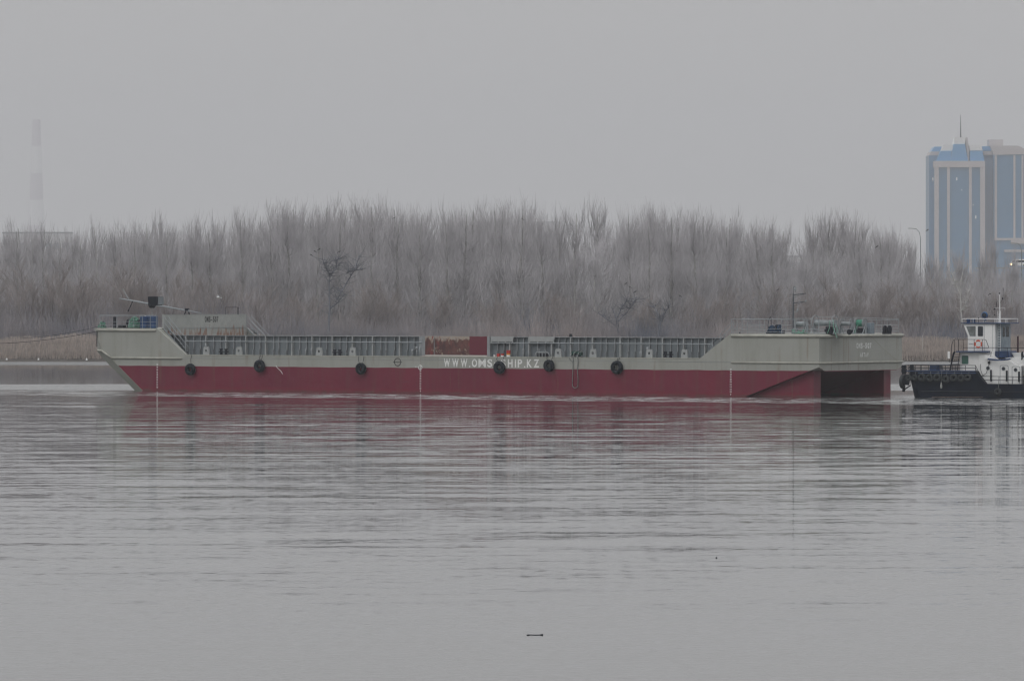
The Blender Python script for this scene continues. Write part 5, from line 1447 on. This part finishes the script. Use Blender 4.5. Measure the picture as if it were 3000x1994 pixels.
def lamp(px, top, Yl, arm, label):
    p = P(px, top, Yl); e = empty('street_lamp', (p.x, Yl, 1.2), 0, label, 'street lamp', 'street lamps beyond the trees'); h = p.z - 1.2
    mb = MB(); mb.tube((0, 0, 0), (0, 0, h * .9), .10, .06, 8); mb.path([Vector((0, 0, h * .9)), Vector((-arm * .12, 0, h * .96)), Vector((-arm * .45, 0, h * .995)), Vector((-arm, 0, h))], .05, 6); mb.build('pole', M['wall'], e)
    MB().box(-arm - .5, -arm + .1, -.12, .12, h - .06, h + .06).build('lamp_head', M['bracket'], e)
lamp(2697, 669, 1200., 1.7, "curved street lamp standing in the gap left of the blue tower")
lamp(2993, 712, 1250., 1.5, "street lamp half hidden by twigs at the right picture edge")
# pale survey pole in the reeds
p = P(2703.5, 1070, 768.); o = MB().tube((0, 0, 0), (0, 0, (1070 - 996) / F * 768), .05, .035, 8).build('marker_pole', mat('pole_paint', (.55, .52, .47), .8, var=.05)); o.location = (p.x, 768., .1); tag(o, "thin pale pole standing in the reeds left of the tug's stairs", 'pole')

# ------------------------------------------------------------------ birds, debris
def crow_mesh():
    mb = MB(); mb.lathe((0, 0, 0), [(.01, -.22), (.05, -.14), (.085, -.02), (.08, .08), (.05, .14), (.055, .19), (.04, .24), (.012, .27), (.005, .33)], 'x', 10)
    mb.prism([(-.2, -.03), (-.42, -.08), (-.42, -.02), (-.18, .04)], -.03, .03); mb.tube((0, .02, -.08), (.01, .02, -.16), .01); mb.tube((0, -.02, -.08), (.01, -.02, -.16), .01)
    return mb
cb = crow_mesh().build('crow', M['black'], None, True); first = True
for px, py, lab in ((912, 747, "black crow perched lowest on the left over the gnarled forked tree"), (923, 736, "black crow second from the left over the gnarled forked tree"), (935, 730, "topmost black crow left of the gnarled fork"), (994, 737, "single black crow right of the gnarled tree's fork"),
                (1155, 638, "black crow high in the poplars above the dark ring mark"), (1834, 830, "topmost black crow above the low spreading old tree"), (1845, 840, "black crow just right below the topmost one over the spreading tree"), (1861, 854, "black crow furthest right over the spreading old tree"), (1992, 866, "black crow low among twigs, left of the stern stairs"),
                (2569, 722, "black crow in the tree crown over the stern's white name"), (2717, 674, "black crow on a treetop touching the blue tower's left edge"), (1530, 641, "black crow in the crown over the end of the web address"), (2279, 848, "black crow left of the stern mast top"), (2900, 861, "black crow left of the tug's mast head")):
    o = cb if first else cb.copy()
    if not first: COL.objects.link(o)
    first = False
    Yc = 786. if py > 660 else 838.
    if py < 650: Yc = 835.
    o.location = P(px, py, Yc); o.scale = (.65, .65, .65); o.rotation_euler = (0, -.5, rng.choice((0, 3.14)) + rng.uniform(-.4, .4)); tag(o, lab, 'bird', 'crows in the bare trees')
gl_ = empty('gull', P(640, 871, 560.), .2, "white gull gliding above the rusty bow bulkhead", 'bird')
mb = MB(); mb.lathe((0, 0, 0), [(.01, -.2), (.05, -.1), (.06, .02), (.045, .12), (.01, .2)], 'x', 8); mb.build('body', M['letter'], gl_, True)
for s in (-1, 1):
    MB().add([(-.06, s * .03, .02), (.10, s * .03, .03), (.12, s * .35, .12), (0, s * .38, .11), (.03, s * .62, .05), (-.06, s * .03, 0), (.10, s * .03, .01), (.12, s * .35, .10), (0, s * .38, .09)],
             [(0, 1, 2, 3), (3, 2, 4), (5, 8, 7, 6), (8, 4, 7), (0, 3, 8, 5), (1, 6, 7, 2), (2, 7, 4), (3, 4, 8), (0, 5, 6, 1)]).build('wing', M['rib'], gl_)
gl_.rotation_euler = (.25, .2, .5)
def waterY(py): return CAMH * F / (py - HOR)
Yd = waterY(1859); k = Yd / F
o = MB(); o.path([Vector((-24 * k, 0, .006)), Vector((-14 * k, .01, .010)), Vector((0, 0, .007)), Vector((14 * k, 0, .009)), Vector((20 * k, 0, .012))], .008, 6); o.tube((-25 * k, -.01, .004), (-14 * k, .0, .012), .014, .009); o.tube((14 * k, 0, .01), (23 * k, 0, .016), .009, .020); o = o.build('drifting_stick', M['dark']); o.location = (P(1568, 0, Yd).x, Yd, 0); tag(o, "short dark stick floating on the open water near the lower middle", 'stick')
o = MB().lathe((0, 0, -.005), [(.004, 0), (.016, .01), (.016, .022), (.004, .035)], n=8).build('drifting_cork', M['dark']); o.location = (P(1547, 0, Yd).x, waterY(1860), 0); tag(o, "tiny dark cork floating just left of the drifting stick", 'cork')
Yd = waterY(1633); o = MB().lathe((0, 0, -.01), [(.008, 0), (.025, .01), (.03, .02), (.01, .04)], n=8).build('drifting_bottle', M['dark']); o.location = (P(2099, 0, Yd).x, Yd, 0); tag(o, "tiny dark speck of flotsam on the water right of the middle", 'flotsam')
# litter on the far shore
for px, lab in ((20, "pale scrap of litter on the shoreline at the left edge"), (113, "white bottle standing out on the shoreline left of the bow"), (254, "small pale litter on the shoreline nearest the bow")):
    p = P(px, 1054, BANK + 1.0); o = MB().lathe((0, 0, 0), [(.08, 0), (.12, .05), (.10, .2), (.04, .28)], n=8).build('shore_litter', M['white']); o.location = (p.x, BANK + .8, .1); tag(o, lab, 'litter', 'litter on the far shore')

# ------------------------------------------------------------------ haze
HAZE = 1.15e-4
hm = bpy.data.materials.new('haze_air'); hm.use_nodes = True
t = hm.node_tree; t.nodes.remove(t.nodes['Principled BSDF'])
pv = t.nodes.new('ShaderNodeVolumePrincipled'); pv.inputs['Density'].default_value = HAZE; pv.inputs['Color'].default_value = (.945, .955, .985, 1); pv.inputs['Anisotropy'].default_value = 0.0
t.links.new(pv.outputs[0], t.nodes['Material Output'].inputs['Volume'])
hz = MB().box(-9000, 9000, -600, 17000, -3.0, 430.).build('haze', hm); tag(hz, "thin grey haze over the river", 'haze', kind='stuff')
